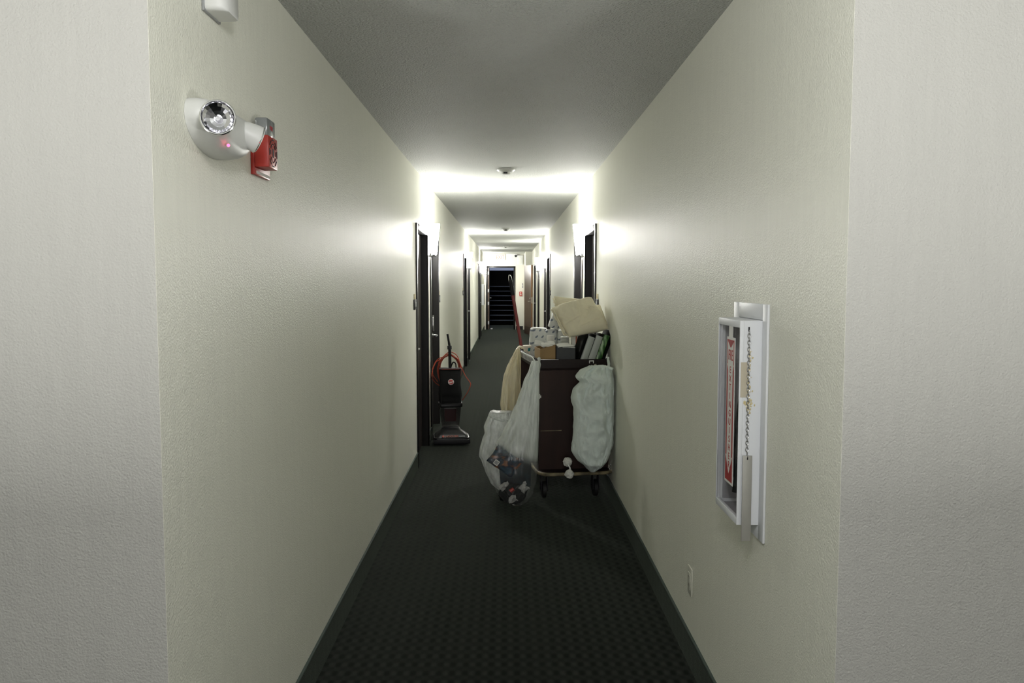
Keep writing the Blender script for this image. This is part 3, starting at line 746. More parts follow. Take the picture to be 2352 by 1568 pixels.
b = MB(); b.box(.422, .470, YE - .036, YE - .03, 1.135, 1.165, .002); obj('pull_handle', b, 'paper', t)
b = MB(); b.box(.430, .462, YE - .033, YE - .03, 1.19, 1.225); obj('legend', b, 'paper', t)
t = thing('stair_sign', 'small navy tactile sign by the walnut door', 'sign', (.535, YE, 1.375))
b = MB(); b.box(.500, .520, YE - .008, YE - .0005, 1.375, 1.525, .001); obj('plate', b, 'navy', t)
b = MB(); b.box(.506, .514, YE - .010, YE - .008, 1.42, 1.48); obj('symbol', b, 'paper', t)

# ------------------------------------------------------------------ vacuum cleaner
VX, VY = -.552, 7.93
t = thing('vacuum_cleaner', 'black upright vacuum cleaner with orange cord beside the dark doors', 'vacuum cleaner', (VX, VY, 0), R(7))
P = lambda n_, mb_, m_, par=None, sm=35: obj(n_, mb_, m_, par or t, sm, True)
b = MB(); b.loft([[Vector((x, y - .08, z)) for x, y in rrect(w, dd, r)] for w, dd, r, z in ((.335, .25, .03, .018), (.345, .262, .035, .03), (.345, .262, .035, .066), (.338, .255, .035, .078))])
b.loft([[Vector((x, y + yo, z)) for x, y in rrect(w, dd, r)] for w, dd, r, z, yo in ((.325, .235, .04, .076, -.075), (.300, .215, .04, .092, -.068), (.255, .185, .04, .108, -.055), (.20, .15, .04, .126, -.035), (.165, .12, .04, .150, -.01))])
nz_ = P('floor_nozzle', b, 'black')
b = MB(); b.box(-.175, .175, -.214, -.207, .022, .066, .004); P('front_bumper', b, 'dark', nz_)
b = MB(); Mv = basis((0, -.186, .0885), (1, 0, 0), (0, .72, .69), (0, -.69, .72)); b.text('HOOVER', .030, Mv @ Matrix.Translation((.0, 0, 0)), .0012, sx=1.05); b.lathe([(.012, 0), (.012, .002)], 16, Mv @ Matrix.Translation((-.082, .001, 0))); nl = P('lettering', b, 'orange', nz_)
b = MB(); b.box(.068, .125, -.003, .003, 0, .0015, M=Mv); P('trim_line', b, 'grey', nz_)
for s in (-1, 1):
    b = MB(); b.tube([(s * .135, .05, .028), (s * .160, .05, .028)], .028, 18); P('wheel', b, 'rubber')
lean = lambda z: .035 + .10 * z
def sect(w, dd, r, z): return [Vector((x, y + lean(z), z)) for x, y in rrect(w, dd, r)]
b = MB(); b.loft([sect(.165, .12, .03, .150), sect(.178, .13, .035, .20), sect(.208, .145, .04, .33), sect(.214, .148, .04, .350)]); cu = P('dirt_cup', b, 'smoke')
b = MB(); b.loft([sect(.11, .07, .02, .20), sect(.12, .08, .02, .32)]); P('filter', b, 'filter_red', cu)
b = MB(); b.loft([sect(.232, .160, .03, .342), sect(.236, .164, .03, .348), sect(.236, .164, .03, .374), sect(.230, .158, .03, .380)]); P('collar', b, 'black')
rg = []
for k in range(15):
    z = .378 + (.695 - .378) * k / 14; w = .212 + .008 * math.sin(k * .5); rg.append(sect(w, .135 + .02 * math.sin(PI * k / 14), .035, z))
b = MB(); b.loft(rg + [sect(.200, .12, .03, .706), sect(.17, .09, .03, .712)])
for v in b.bm.verts:
    f_ = max(0, 1 - abs(v.co.z - .43) / .07)
    v.co += Vector((noise.noise(v.co * 22) * .006, noise.noise(v.co * 18 + Vector((9, 0, 0))) * .008 - .0, 0)) * (.4 + f_)
bg = P('bag_housing', b, 'black_cloth', None, 60)
b = MB(); b.box(-.108, .108, lean(.70) - .07, lean(.70) + .06, .703, .717, .005); P('top_cap', b, 'dark')
b = MB(); b.box(-.085, .085, lean(.70) - .0725, lean(.70) - .069, .708, .712); P('trim_line', b, 'orange')
ey = lean(.60) - .083
b = MB(); Me = basis((.005, ey, .588), (1, 0, 0), (0, .1, 1), (0, -1, .1)); b.lathe([(.0285, 0), (.0285, .004), (.026, .005)], 32, Me); em = P('emblem', b, 'paper', bg)
b = MB(); b.lathe([(.0245, .005), (.0245, .0058)], 32, Me); ed = P('emblem_disc', b, 'red', em)
b = MB(); b.text('Hoover', .017, Me @ Matrix.Translation((0, 0, .0062)) @ Matrix.Rotation(R(14), 4, 'Z'), .0004, shear=.3); b.tube([Me @ Vector(p) for p in ((-.022, -.012, .006), (0, -.007, .006), (.022, .003, .006))], .0014, 6); P('emblem_script', b, 'paper', ed)
b = MB(); b.tube(smoothpath([(.002, .10, .70), (.000, .105, .80), (-.002, .110, .92), (-.006, .112, .955), (-.022, .112, 1.05)], 5), [.019] * 6 + [.018] * 6 + [.0155] * 4 + [.0135] * 5, 14, flat=.8); pl = P('handle', b, 'black')
b = MB(); b.tube([(-.002, .108, .90), (-.003, .110, .935)], .022, 12); P('handle_collar', b, 'dark', pl)
# the coiled cord
b = MB()
for k in range(6):
    w, h_, dx, dz = .098 + .012 * random.random(), .150 + .02 * random.random(), random.uniform(-.012, .012), random.uniform(-.02, .012)
    pts = []
    for j in range(29):
        a = 2 * PI * j / 28
        pts.append((dx + w * math.sin(a) + .012 * noise.noise(Vector((k * 3.1, j * .3, 0))), .118 + .014 * k * .4 + .006 * math.sin(3 * a + k), .690 + dz + h_ * math.cos(a) * (1 if math.cos(a) > 0 else 1.25)))
    b.tube(pts, .0042, 7, False)
b.tube(smoothpath([(-.07, .12, .80), (-.13, .11, .78), (-.165, .10, .71), (-.178, .09, .64), (-.15, .10, .58), (-.10, .11, .54)]), .0042, 7)
b.tube(smoothpath([(-.05, .12, .83), (-.12, .115, .80), (-.158, .11, .74), (-.170, .10, .66), (-.12, .11, .58)]), .0042, 7)
b.tube(smoothpath([(.02, .12, .835), (.08, .115, .80), (.115, .10, .72), (.150, .09, .64), (.195, .06, .575), (.198, .05, .545), (.170, .05, .48), (.118, .06, .40)]), .0042, 7)
P('power_cord', b, 'orange')
b = MB(); b.tube(smoothpath([(.01, .11, .72), (.03, .10, .77), (.055, .10, .76), (.06, .09, .715)]), .006, 8); P('cord_hook', b, 'black')

# ------------------------------------------------------------------ housekeeping cart
CA = R(7.6); CO = Vector((.226, 5.80, 0))
t = thing('housekeeping_cart', 'dark brown housekeeping cart against the corridor wall', 'housekeeping cart', CO, CA)
MC = Matrix.Translation(CO) @ Matrix.Rotation(CA, 4, 'Z')
cw, cl = .512, .94
P = lambda n_, mb_, m_, par=None, sm=35: obj(n_, mb_, m_, par or t, sm, True)
b = MB(); b.box(0, cw, 0, .016, .215, .955, .002); fp = P('front_panel', b, 'cart')
b = MB(); b.box(0, cw, cl - .016, cl, .215, .955, .002); P('rear_panel', b, 'cart')
b = MB(); b.box(cw - .016, cw, .016, cl - .016, .215, .955); P('side_panel', b, 'cart')
for z in (.46, .70):
    b = MB(); b.box(.012, cw - .016, .016, cl - .016, z, z + .016); P('shelf', b, 'cart')
b = MB(); b.box(0, cw, 0, cl, .930, .945)
def ringrim(z0_, z1_, off):
    o = [Vector((cw / 2 + x, cl / 2 + y, 0)) for x, y in rrect(cw + 2 * off, cl + 2 * off, .03)]
    i = [Vector((cw / 2 + x, cl / 2 + y, 0)) for x, y in rrect(cw + 2 * off - .024, cl + 2 * off - .024, .02)]
    return [[p + Vector((0, 0, z)) for p in q] for q, z in ((o, z0_), (o, z1_), (i, z1_), (i, z0_), (o, z0_))]
b.loft(ringrim(.948, 1.008, .008), cap=False); ty = P('top_tray', b, 'cart_dark')
b = MB(); b.tube([(-.008, .03, 1.009), (.0, .0, 1.009), (.03, -.008, 1.009), (.14, -.008, 1.008)], .0025, 6); P('rim_edge', b, 'steel', ty)
b = MB(); b.box(-.0095, -.0082, .10, .80, .958, .998); P('side_sticker', b, 'grey', ty)
for q in range(9):
    b = MB(); b.box(-.0100, -.0094, .14 + q * .07, .155 + q * .07, .965, .990); P('sticker_mark', b, 'dark', ty)
b = MB(); b.box(.362, .398, -.0095, -.0082, .992, .999); b.box(.362, .369, -.0095, -.0082, .978, .992); b.box(.391, .398, -.0095, -.0082, .978, .992); P('latch_plate', b, 'paper', ty)
b = MB(); b.loft([[Vector((.405 + x, -.0085 - q, .962 + z)) for x, z in ((-.014, -.012), (.014, -.010), (.012, .005), (.009, .012), (-.004, .010), (-.011, .003))] for q in (0, .002)]); P('tape_scrap', b, 'tape', ty)
b = MB(); b.box(.0, .008, -.0015, -.0003, .728, .762); b.box(.006, .016, -.0015, -.0003, .735, .752); P('paper_scrap', b, 'paper', fp)
b = MB(); b.box(.012, .165, -.0012, -.0003, .494, .4985); P('scratch', b, 'bumper', fp)
b = MB(); b.loft([[Vector((cw / 2 + x, .42 + y, z)) for x, y in rrect(cw + .03, 1.08, .09)] for z in (.196, .214)]); P('platform', b, 'cart_dark')
b = MB(); oo = [(cw / 2 + x, .42 + y, .206) for x, y in rrect(cw + .036, 1.086, .10, 8)]; b.tube(oo + [oo[0]], .0125, 10, False); P('bumper', b, 'bumper')
b = MB(); b.tube(smoothpath([(.505, -.07, .214), (.512, -.055, .235), (.524, -.03, .240), (.530, -.01, .214)]), .004, 8); P('wire_loop', b, 'chrome')
for cx_, cy_ in ((.045, .03), (.425, .03), (.045, .86), (.425, .86)):
    b = MB(); b.lathe([(.03, .188), (.03, .196)], 14, Matrix.Translation((cx_, cy_, 0))); b.box(cx_ - .024, cx_ - .018, cy_ - .02, cy_ + .045, .055, .19, .002); b.box(cx_ + .018, cx_ + .024, cy_ - .02, cy_ + .045, .055, .19, .002); b.box(cx_ - .022, cx_ + .022, cy_ - .02, cy_ + .02, .165, .19)
    c_ = P('caster', b, 'dark')
    b = MB(); b.tube([(cx_ - .015, cy_ + .02, .0605), (cx_ - .012, cy_ + .02, .0605), (cx_ + .012, cy_ + .02, .0605), (cx_ + .015, cy_ + .02, .0605)], [.05, .06, .06, .05], 20); P('wheel', b, 'rubber', c_)

# ---- cloth sack on the front of the cart
def outline_loft(rows, zsteps, nn, depth_f, yc_f, wrk, seed, top_open=False):
    """rows: (z, x_left, x_right) from the top down; elliptical rings with folds"""
    rings = []
    rows = sorted(rows, key=lambda r: -r[0])
    def at(z):
        for p, q in zip(rows, rows[1:]):
            if p[0] >= z >= q[0]:
                k = (p[0] - z) / max(1e-6, p[0] - q[0]); k = k * k * (3 - 2 * k) * .5 + k * .5
                return p[1] + (q[1] - p[1]) * k, p[2] + (q[2] - p[2]) * k
        return rows[-1][1], rows[-1][2]
    z0_, z1_ = rows[0][0], rows[-1][0]
    for s in range(zsteps + 1):
        z = z0_ + (z1_ - z0_) * s / zsteps; xl, xr = at(z); cx_, hw = (xl + xr) / 2, (xr - xl) / 2
        d_ = depth_f(z, hw); yc_ = yc_f(z); r = []
        for k in range(nn):
            a = 2 * PI * k / nn; ca, sa = math.cos(a), math.sin(a)
            px_ = cx_ + hw * math.copysign(abs(ca) ** .8, ca); py_ = yc_ + d_ * math.copysign(abs(sa) ** .8, sa)
            w = wrk(a, z, seed) * min(1, hw / .05)
            r.append(Vector((px_ - ca * abs(w) * .3, py_ + sa * w, z + .3 * w)))
        rings.append(r)
    return rings
def cloth_wrk(a, z, s):
    p = Vector((math.cos(a) * 1.6, math.sin(a) * 1.6, z * 5 + s))
    return .034 * noise.noise(p * 1.3) + .022 * (1 - 2 * abs(noise.noise(p * 2.6 + Vector((5, 1, 0))))) + .006 * noise.noise(p * 7)
rows = [(.972, .560, .716), (.940, .495, .730), (.905, .470, .737), (.868, .500, .740), (.815, .452, .742), (.76, .440, .742), (.66, .455, .742), (.53, .452, .742), (.45, .448, .740), (.385, .443, .722), (.33, .474, .700), (.285, .530, .668), (.245, .572, .616)]
dep = lambda z, hw: max(.012, min(.115, .115 * min(1, (1.0 - z) / .10 + .25)) * min(1, (z - .22) / .10 + .15))
mb = MB(); mb.loft(outline_loft(rows, 90, 96, dep, lambda z: 5.655 - .02 * (z < .9), cloth_wrk, 2.3))
ls = thing('laundry_sack', 'stuffed pale blue cloth sack hanging on the cart front', 'laundry sack', (.6, 5.655, .24))
obj('sack_body', mb, 'laundry', ls, 80)
mb = MB()
rr = []
for q in range(15):
    u = q / 14; z = .955 + .022 * math.sin(PI * u * .9) ; x = .490 + .235 * u
    c = Vector((x, 5.585 + .045 * math.sin(PI * u), z - .055 * (1 - u) ** 2)); rr.append((c, .012 + .012 * math.sin(PI * u)))
mb.tube([c for c, _ in rr], [r_ for _, r_ in rr], 12); mb.crumple(.012, 30, 4)
obj('sack_hem', mb, 'laundry', ls, 80)
mb = MB(); mb.tube(smoothpath([(.690, 5.60, .93), (.710, 5.69, .975), (.716, 5.775, 1.005), (.718, 5.80, 1.022), (.716, 5.83, 1.012)]), [.013] * 8 + [.010] * 9 + [.009] * 8 + [.008] * 8, 10); mb.crumple(.004, 50, 2); obj('tie', mb, 'laundry', ls, 80)

# ---- bowl mop with two fleece heads
t = thing('bowl_mop', 'white double headed bowl mop hanging at the cart bumper', 'mop', (.425, 5.60, .20))
for c, r_, sd in (((.419, 5.632, .309), .032, 1), ((.430, 5.598, .232), .031, 5)):
    b = MB(); b.ball(c, r_, 4, (1, .9, 1.0)); b.crumple(.007, 70, sd); obj('mop_head', b, 'mop_white', t, 80)
b = MB(); b.tube(smoothpath([(.421, 5.60, .300), (.434, 5.592, .275), (.436, 5.592, .245)]), .006, 8); obj('stem', b, 'white_plastic', t)

# ---- bags on the aisle side
def bag_wrk(amp, fr):
    def f(a, z, s):
        p = Vector((math.cos(a) * fr, math.sin(a) * fr, z * 1.6 + s))
        return amp * (noise.noise(p) + .5 * noise.noise(p * 2.7) + .3 * noise.noise(Vector((p.x, p.y, z * 14 + s))))
    return f
t = thing('trash_bag', 'clear trash bag of litter hanging off the front corner of the cart', 'trash bag', (.05, 5.64, 0.0))
rows = [(1.010, .168, .222), (.955, .152, .226), (.86, .110, .226), (.74, .070, .226), (.63, .024, .224), (.52, -.035, .222), (.42, -.092, .218), (.315, -.150, .214), (.25, -.150, .210), (.175, -.103, .204), (.10, -.078, .185), (.035, -.030, .150), (.004, .03, .105)]
mb = MB(); mb.loft(outline_loft(rows, 70, 80, lambda z, hw: max(.012, min(.135, hw * .78)), lambda z: 5.70 - .06 * min(1, (1.01 - z) / .7), bag_wrk(.020, 3.2), 1.1))
obj('bag_film', mb, 'clear_bag', t, 80)
mb = MB(); mb.tube(smoothpath([(.196, 5.72, .985), (.185, 5.82, 1.016), (.160, 5.95, 1.022), (.130, 6.15, 1.022), (.108, 6.35, 1.02)], 6), [.0065] * 25, 8, flat=.6); obj('strap', mb, 'clear_bag', t, 80)
mb = MB(); mb.tube(smoothpath([(.215, 5.70, .93), (.224, 5.745, .98), (.226, 5.785, 1.018), (.222, 5.82, 1.012)], 6), [.013] * 7 + [.010] * 6 + [.008] * 6, 10); mb.crumple(.004, 40); obj('knot', mb, 'clear_bag', t, 80)

t = thing('trash_bag', 'cloudy white trash bag standing behind the clear litter bag', 'trash bag', (-.08, 5.93, 0.0))
rows = [(.608, -.130, .045), (.585, -.142, .05), (.50, -.174, .06), (.455, -.168, .065), (.40, -.188, .07), (.34, -.205, .075), (.285, -.212, .08), (.25, -.192, .08), (.18, -.168, .085), (.09, -.13, .085), (.02, -.06, .07), (.004, -.03, .04)]
mb = MB(); mb.loft(outline_loft(rows, 50, 72, lambda z, hw: max(.02, min(.085, hw * .8)), lambda z: 5.965, bag_wrk(.030, 2.4), 6.4))
obj('bag_film', mb, 'cloudy_bag', t, 80)
mb = MB(); mb.tube(smoothpath([(-.130, 5.92, .598), (-.09, 5.885, .576), (-.03, 5.875, .560), (.03, 5.885, .566)], 6), .009, 8); mb.crumple(.010, 30, 3); obj('bag_hem', mb, 'cloudy_bag', t, 80)

t = thing('trash_bag', 'tall cream plastic bag hanging at the rear corner of the cart', 'trash bag', (.03, 6.6, .25))
rows = [(1.026, .072, .100), (.985, .050, .110), (.93, .020, .112), (.87, -.008, .113), (.80, -.032, .113), (.74, -.040, .112), (.68, -.048, .112), (.58, -.058, .110), (.50, -.050, .110), (.40, -.035, .105), (.30, -.01, .09), (.25, .02, .07)]
mb = MB(); mb.loft(outline_loft(rows, 60, 64, lambda z, hw: max(.012, min(.12, hw * 1.2)), lambda z: 6.58 - .03 * (1.02 - z), bag_wrk(.022, 3.6), 9.2))
obj('bag_film', mb, 'cream_bag', t, 80)
mb = MB(); mb.tube(smoothpath([(.078, 6.58, .99), (.088, 6.62, 1.02), (.104, 6.66, 1.034), (.125, 6.68, 1.02)], 6), .011, 8); mb.crumple(.004, 50); obj('tie', mb, 'cream_bag', t, 80)

# ---- litter inside the clear bag
def pillow(w, h, th, M, n=16):
    mb = MB(); rr = []
    for s in (1, -1):
        rr = []
        for j in range(n + 1):
            v = -1 + 2 * j / n
            rr.append([M @ Vector((u * w / 2 * (1 - .05 * (1 - abs(v))), v * h / 2, s * th / 2 * (max(0, 1 - abs(u) ** 4) * max(0, 1 - abs(v) ** 6)) ** .5)) for u in [-1 + 2 * i / n for i in range(n + 1)]])
        mb.loft(rr, cap=False, closed=False)
    return mb
a = R(-37)
Mp = basis((-.017, 5.598, .322), (math.cos(a), .10, math.sin(a)), (-math.sin(a) * .98, .05, math.cos(a)), (0, -1, 0))
t = thing('snack_package', 'dark blue printed snack package in the clear trash bag', 'package', (-.02, 5.55, .23))
mb = pillow(.215, .140, .030, Mp); mb.crumple(.004, 40); obj('wrapper', mb, 'pack_blue', t, 80)
mb = MB(); mb.box(-.062, -.026, -.056, -.020, .0175, .019, M=Mp); lb_ = obj('price_label', mb, 'paper', t)
mb = MB(); mb.box(-.057, -.031, -.050, -.026, .019, .0195, M=Mp); obj('label_bars', mb, 'barcode', lb_)
mb = MB(); mb.box(-.050, .160, 5.640, 5.72, .12, .335, .004); mb.crumple(.03, 8, 3)
tag(obj('carton', mb, 'pack_dark'), 'crushed dark carton behind the blue package in the clear bag', 'carton')
mb = MB(); mb.ball((.04, 5.67, .085), .085, 4, (1.15, .7, .85)); mb.crumple(.03, 14, 12); mb.crumple(.01, 60, 3)
tag(obj('crumpled_liner', mb, 'black', None, 50), 'crumpled dark liner filling the lower clear bag', 'plastic liner')
for c, r_, sd, lb_ in (((-.015, 5.590, .155), .035, 2, 'crumpled white paper below the blue package in the clear bag'), ((.110, 5.588, .140), .034, 6, 'crumpled white paper beside the bumper end of the clear bag'), ((.045, 5.598, .050), .032, 9, 'crumpled white paper at the very bottom of the clear bag')):
    mb = MB(); mb.ball(c, r_, 4, (1, .5, .9)); mb.crumple(.028, 26, sd); mb.crumple(.008, 70, sd); tag(obj('crumpled_paper', mb, 'litter', None, 30), lb_, 'paper', 'crumpled papers in the clear bag')
mb = MB(); mb.tube([(.02, 5.570, .118), (.045, 5.572, .135)], .013, 14)
tag(obj('red_wrapper', mb, 'red'), 'small red wrapper among the papers in the clear bag', 'wrapper')

# ------------------------------------------------------------------ long handled tool
t = thing('broom', 'red broom handle with black hanging end leaning behind the cart', 'broom', (.27, 6.83, 0))
p0, p1 = Vector((.277, 6.83, .06)), Vector((.026, 6.80, 1.578))
dv = (p1 - p0)
b = MB(); b.tube([p0, p0 + dv * .92], .0135, 14); obj('handle', b, 'mop_red', t)
b = MB(); b.tube([p0 + dv * .915, p0 + dv * .92, p0 + dv * .985, p0 + dv * 1.0], [.0145, .0155, .0155, .013], 14); gp = obj('grip', b, 'black', t)
b = MB(); q = p0 + dv * .985; u = dv.normalized(); sdv = Vector((1, 0, .15)).normalized()
b.tube(smoothpath([q - sdv * .0115, q - sdv * .0125 + u * .035, q - sdv * .007 + u * .056, q + u * .062, q + sdv * .007 + u * .056, q + sdv * .0125 + u * .035, q + sdv * .0115], 5), .0032, 8); obj('hanging_loop', b, 'steel', gp)
b = MB(); b.box(.15, .40, 6.80, 6.86, .001, .062, .012); obj('brush_head', b, 'black', t)

# ------------------------------------------------------------------ goods on the cart top (tray floor at .945)
TZ = .9465
def CM(x, y, z, lean_=0., yaw=0.):      # cart coordinates to world
    return MC @ Matrix.Translation((x, y, z)) @ Matrix.Rotation(yaw, 4, 'Z') @ Matrix.Rotation(lean_, 4, 'Y')
# binders
def ring_binder(x, lean_, w, h, spine, label, hgt_off=0., holes=True):
    M = CM(x, .052, TZ, lean_)
    zz = .5 * w * abs(math.sin(lean_))
    M = M @ Matrix.Translation((0, 0, zz * 0 + hgt_off))
    o = M.translation
    t = thing('ring_binder', label, 'binder', o, 0, 'ring binders leaning on the cart')
    b = MB(); b.box(0, .0035, .006, .245, .0, h, .001, M=M); b.box(w - .0035, w, .006, .245, .0, h, .001, M=M); obj('cover', b, 'binder', t)
    rr = [[M @ Vector((w / 2 + x_ * (w - .0), y_, z)) for x_, y_ in [(-.5, .012)] + [(-.5 * math.cos(PI * k / 10), .008 - .010 * math.sin(PI * k / 10)) for k in range(11)] + [(.5, .012)]] for z in (0, h * .02, h * .975, h)]
    b = MB(); b.loft(rr); sp_ = obj('spine', b, spine, t, 40)
    b = MB(); b.box(.006, w - .006, .02, .232, .006, h - .012, M=M); obj('pages', b, 'paper', t)
    return t
ln = R(19.5)
ring_binder(.274, R(17), .020, .235, 'binder', 'dark narrow binder leaning beside the grey box')
ring_binder(.292, ln, .0525, .240, 'spine', 'pale grey spined binder closest to the grey box')
ring_binder(.3495, ln, .0525, .245, 'spine', 'pale grey spined binder touching the green grass binder')
ring_binder(.4065, ln, .043, .250, 'grass', 'binder with a green grass picture on its spine')
ring_binder(.4535, ln, .022, .275, 'binder', 'black binder at the wall end of the leaning row')
# open cartons
def open_box(name, mt, x0, x1, y0_, y1_, h, label, cat, taper=0.):
    o = CM((x0 + x1) / 2, (y0_ + y1_) / 2, TZ)
    w = .004; b = MB()
    for q in ((x0, x1, y0_, y0_ + w), (x0, x1, y1_ - w, y1_), (x0, x0 + w, y0_ + w, y1_ - w), (x1 - w, x1, y0_ + w, y1_ - w)):
        b.box(q[0], q[1], q[2], q[3], TZ, TZ + h + (.02 if q[0] > x0 + .05 else 0), M=MC)
    b.box(x0, x1, y0_, y1_, TZ, TZ + w, M=MC)
    return tag(obj(name, b, mt), label, cat)
bx1 = MB()
ox0, ox1, oy0, oy1, hh = .006, .128, .035, .25, .145
def slantbox(x0, x1, y0_, y1_, hl, hr, skew):
    b = MB(); w = .004
    def wall(a, c, ha, hc, d):
        a, c = Vector(a), Vector(c); n_ = Vector((-(c - a).y, (c - a).x, 0)).normalized() * w * d
        b.loft([[MC @ Vector(p) for p in ((a.x, a.y, TZ), (c.x, c.y, TZ), (c.x, c.y, TZ + hc), (a.x, a.y, TZ + ha))], [MC @ Vector(p) for p in ((a.x + n_.x, a.y + n_.y, TZ), (c.x + n_.x, c.y + n_.y, TZ), (c.x + n_.x, c.y + n_.y, TZ + hc), (a.x + n_.x, a.y + n_.y, TZ + ha))]])
    wall((x0, y0_, 0), (x1, y0_, 0), hl, hr, 1); wall((x1, y0_, 0), (x1, y1_, 0), hr, hr, 1); wall((x1, y1_, 0), (x0 + skew, y1_, 0), hr, hl, 1); wall((x0 + skew, y1_, 0), (x0, y0_, 0), hl, hl, 1)
    b.loft([[MC @ Vector(p) for p in ((x0, y0_, z), (x1, y0_, z), (x1, y1_, z), (x0 + skew, y1_, z))] for z in (TZ, TZ + .003)])
    return b
tag(obj('cardboard_box', slantbox(.012, .126, .03, .24, .135, .163, -.004), 'cardboard', None, 0), 'open brown cardboard box at the aisle corner of the cart top', 'box')
tag(obj('grey_box', slantbox(.131, .270, .03, .24, .154, .150, 0), 'greybox', None, 0), 'open dark grey box between the cardboard box and the binders', 'box')
# papers
def sheet(name, w, h, th, M, label, n=8, curl=.01):
    b = MB(); b.loft([[M @ Vector((w * (i / n - .5), h * (j - .5), curl * math.sin(PI * i / n) + k * th)) for j, k in ((0, 0), (1, 0), (1, 1), (0, 1))] for i in range(n + 1)])
    return tag(obj(name, b, 'paper', None, 0), label, 'paper', 'white papers on the cart top')
sheet('folded_paper', .080, .05, .006, MC @ Matrix.Translation((.022, .10, TZ + .162)) @ Matrix.Rotation(R(22), 4, 'Y') @ Matrix.Rotation(R(38), 4, 'X'), 'folded white paper sticking up at the tub end of the cardboard box')
sheet('folded_paper', .085, .06, .015, MC @ Matrix.Translation((.068, .075, TZ + .150)) @ Matrix.Rotation(R(8), 4, 'Y') @ Matrix.Rotation(R(12), 4, 'X'), 'thick folded white paper lying across the cardboard box', 8, .006)
sheet('folded_paper', .050, .06, .008, MC @ Matrix.Translation((.108, .10, TZ + .166)) @ Matrix.Rotation(R(3), 4, 'Y') @ Matrix.Rotation(R(18), 4, 'X'), 'small white paper at the grey box end of the cardboard box', 8, .004)
sheet('paper_card', .092, .075, .003, MC @ Matrix.Translation((.186, .058, TZ + .158)) @ Matrix.Rotation(R(-4), 4, 'Y') @ Matrix.Rotation(R(14), 4, 'X'), 'upper white card lying across the grey box', 6, .002)
sheet('paper_card', .092, .070, .003, MC @ Matrix.Translation((.222, .058, TZ + .150)) @ Matrix.Rotation(R(3), 4, 'Y') @ Matrix.Rotation(R(12), 4, 'X'), 'lower white card hanging over the grey box rim by the binders', 6, .002)
# tub
t = thing('plastic_tub', 'milky plastic tub with a teal mark at the cart corner', 'tub', (.157, 6.50, TZ))
o = Matrix.Translation((.157, 6.50, 0))
b = MB(); b.lathe([(.022, TZ), (.026, 1.01), (.0315, 1.045)], 24, o); obj('tub_body', b, 'tubplastic', t)
b = MB(); b.lathe([(.035, 1.043), (.0365, 1.047), (.0355, 1.054), (.030, 1.058)], 24, o); obj('lid', b, 'tubplastic', t)
b = MB(); b.loft([[o @ Vector((r_ * math.cos(R(q)), r_ * math.sin(R(q)), z)) for q in range(-75, -15, 6)] for z, r_ in ((1.012, .0268), (1.038, .0310))], cap=False, closed=False); obj('mark', b, 'teal', t)
# wrapped tissue rolls
def wrapped(M, w, d_, h, label, name='tissue_pack', sd=0):
    b = MB(); rr = []
    for z, k in ((0, .86), (.012, .96), (.03, 1), (h * .5, 1.015), (h - .03, 1), (h - .010, .97), (h, .84)):
        rr.append([M @ Vector((x * k, y * k, z)) for x, y in rrect(w, d_, min(w, d_) * .28, 6)])
    b.loft(rr); b.crumple(.007, 26, sd)
    return tag(obj(name, b, 'leafwrap', None, 60), label, 'tissue pack', 'leaf printed tissue packs on the cart')
wrapped(Matrix.Translation((.240, 6.61, TZ)) @ Matrix.Rotation(R(4), 4, 'Y'), .138, .12, .246, 'leaf printed tissue pack at the aisle side of the cart, widest of its row', sd=1)
wrapped(Matrix.Translation((.342, 6.33, TZ)), .092, .11, .248, 'leaf printed tissue pack behind the small white roll', sd=5)
wrapped(Matrix.Translation((.428, 6.28, TZ)), .085, .11, .245, 'leaf printed tissue pack tucked under the linen behind the cups', sd=8)
wrapped(Matrix.Translation((.352, 6.29, 1.205)) @ Matrix.Rotation(R(22), 4, 'Y'), .095, .10, .115, 'leaf printed tissue pack tilted on top of the others', sd=3)
t = thing('paper_roll', 'small plain white roll in front of the tissue packs', 'roll', (.325, 6.13, TZ))
b = MB(); b.lathe([(.026, TZ), (.029, TZ + .01), (.029, TZ + .205), (.026, TZ + .214)], 28, Matrix.Translation((.326, 6.14, 0))); obj('roll', b, 'paper', t)
b = MB(); b.box(.309, .320, 6.1105, 6.1125, 1.108, 1.118, .001); b.box(.318, .326, 6.1095, 6.1115, 1.104, 1.112, .001); obj('print_mark', b, 'glue', t)
# cups
M0 = Matrix.Translation((.432, 6.13, 0)); b = MB(); prof_ = []
for q in range(17): prof_ += [(.031, TZ + q * .012), (.034, TZ + q * .012 + .004), (.034, TZ + q * .012 + .007)]
b.lathe(prof_ + [(.030, TZ + 17 * .012)], 26, M0); tag(obj('cup_stack', b, 'cup'), 'ribbed stack of frosted cups below the linen corner', 'cups')
t = thing('small_carton', 'small white carton with an orange stripe behind the grey box', 'carton', (.50, 6.10, TZ))
b = MB(); b.box(.478, .540, 6.09, 6.15, TZ, 1.165, .003); obj('carton_body', b, 'ivory', t)
b = MB(); b.box(.510, .520, 6.088, 6.0895, 1.085, 1.163); obj('stripe', b, 'orange_ink', t)
b = MB(); b.ball((0, 0, 0), .035, 4, (1.1, .9, .75), M=CM(.478, .10, TZ + .05)); b.crumple(.02, 30, 4); b.crumple(.006, 80, 4)
tag(obj('crumpled_tissue', b, 'paper', None, 30), 'crumpled white tissue at the wall corner of the cart top', 'tissue')

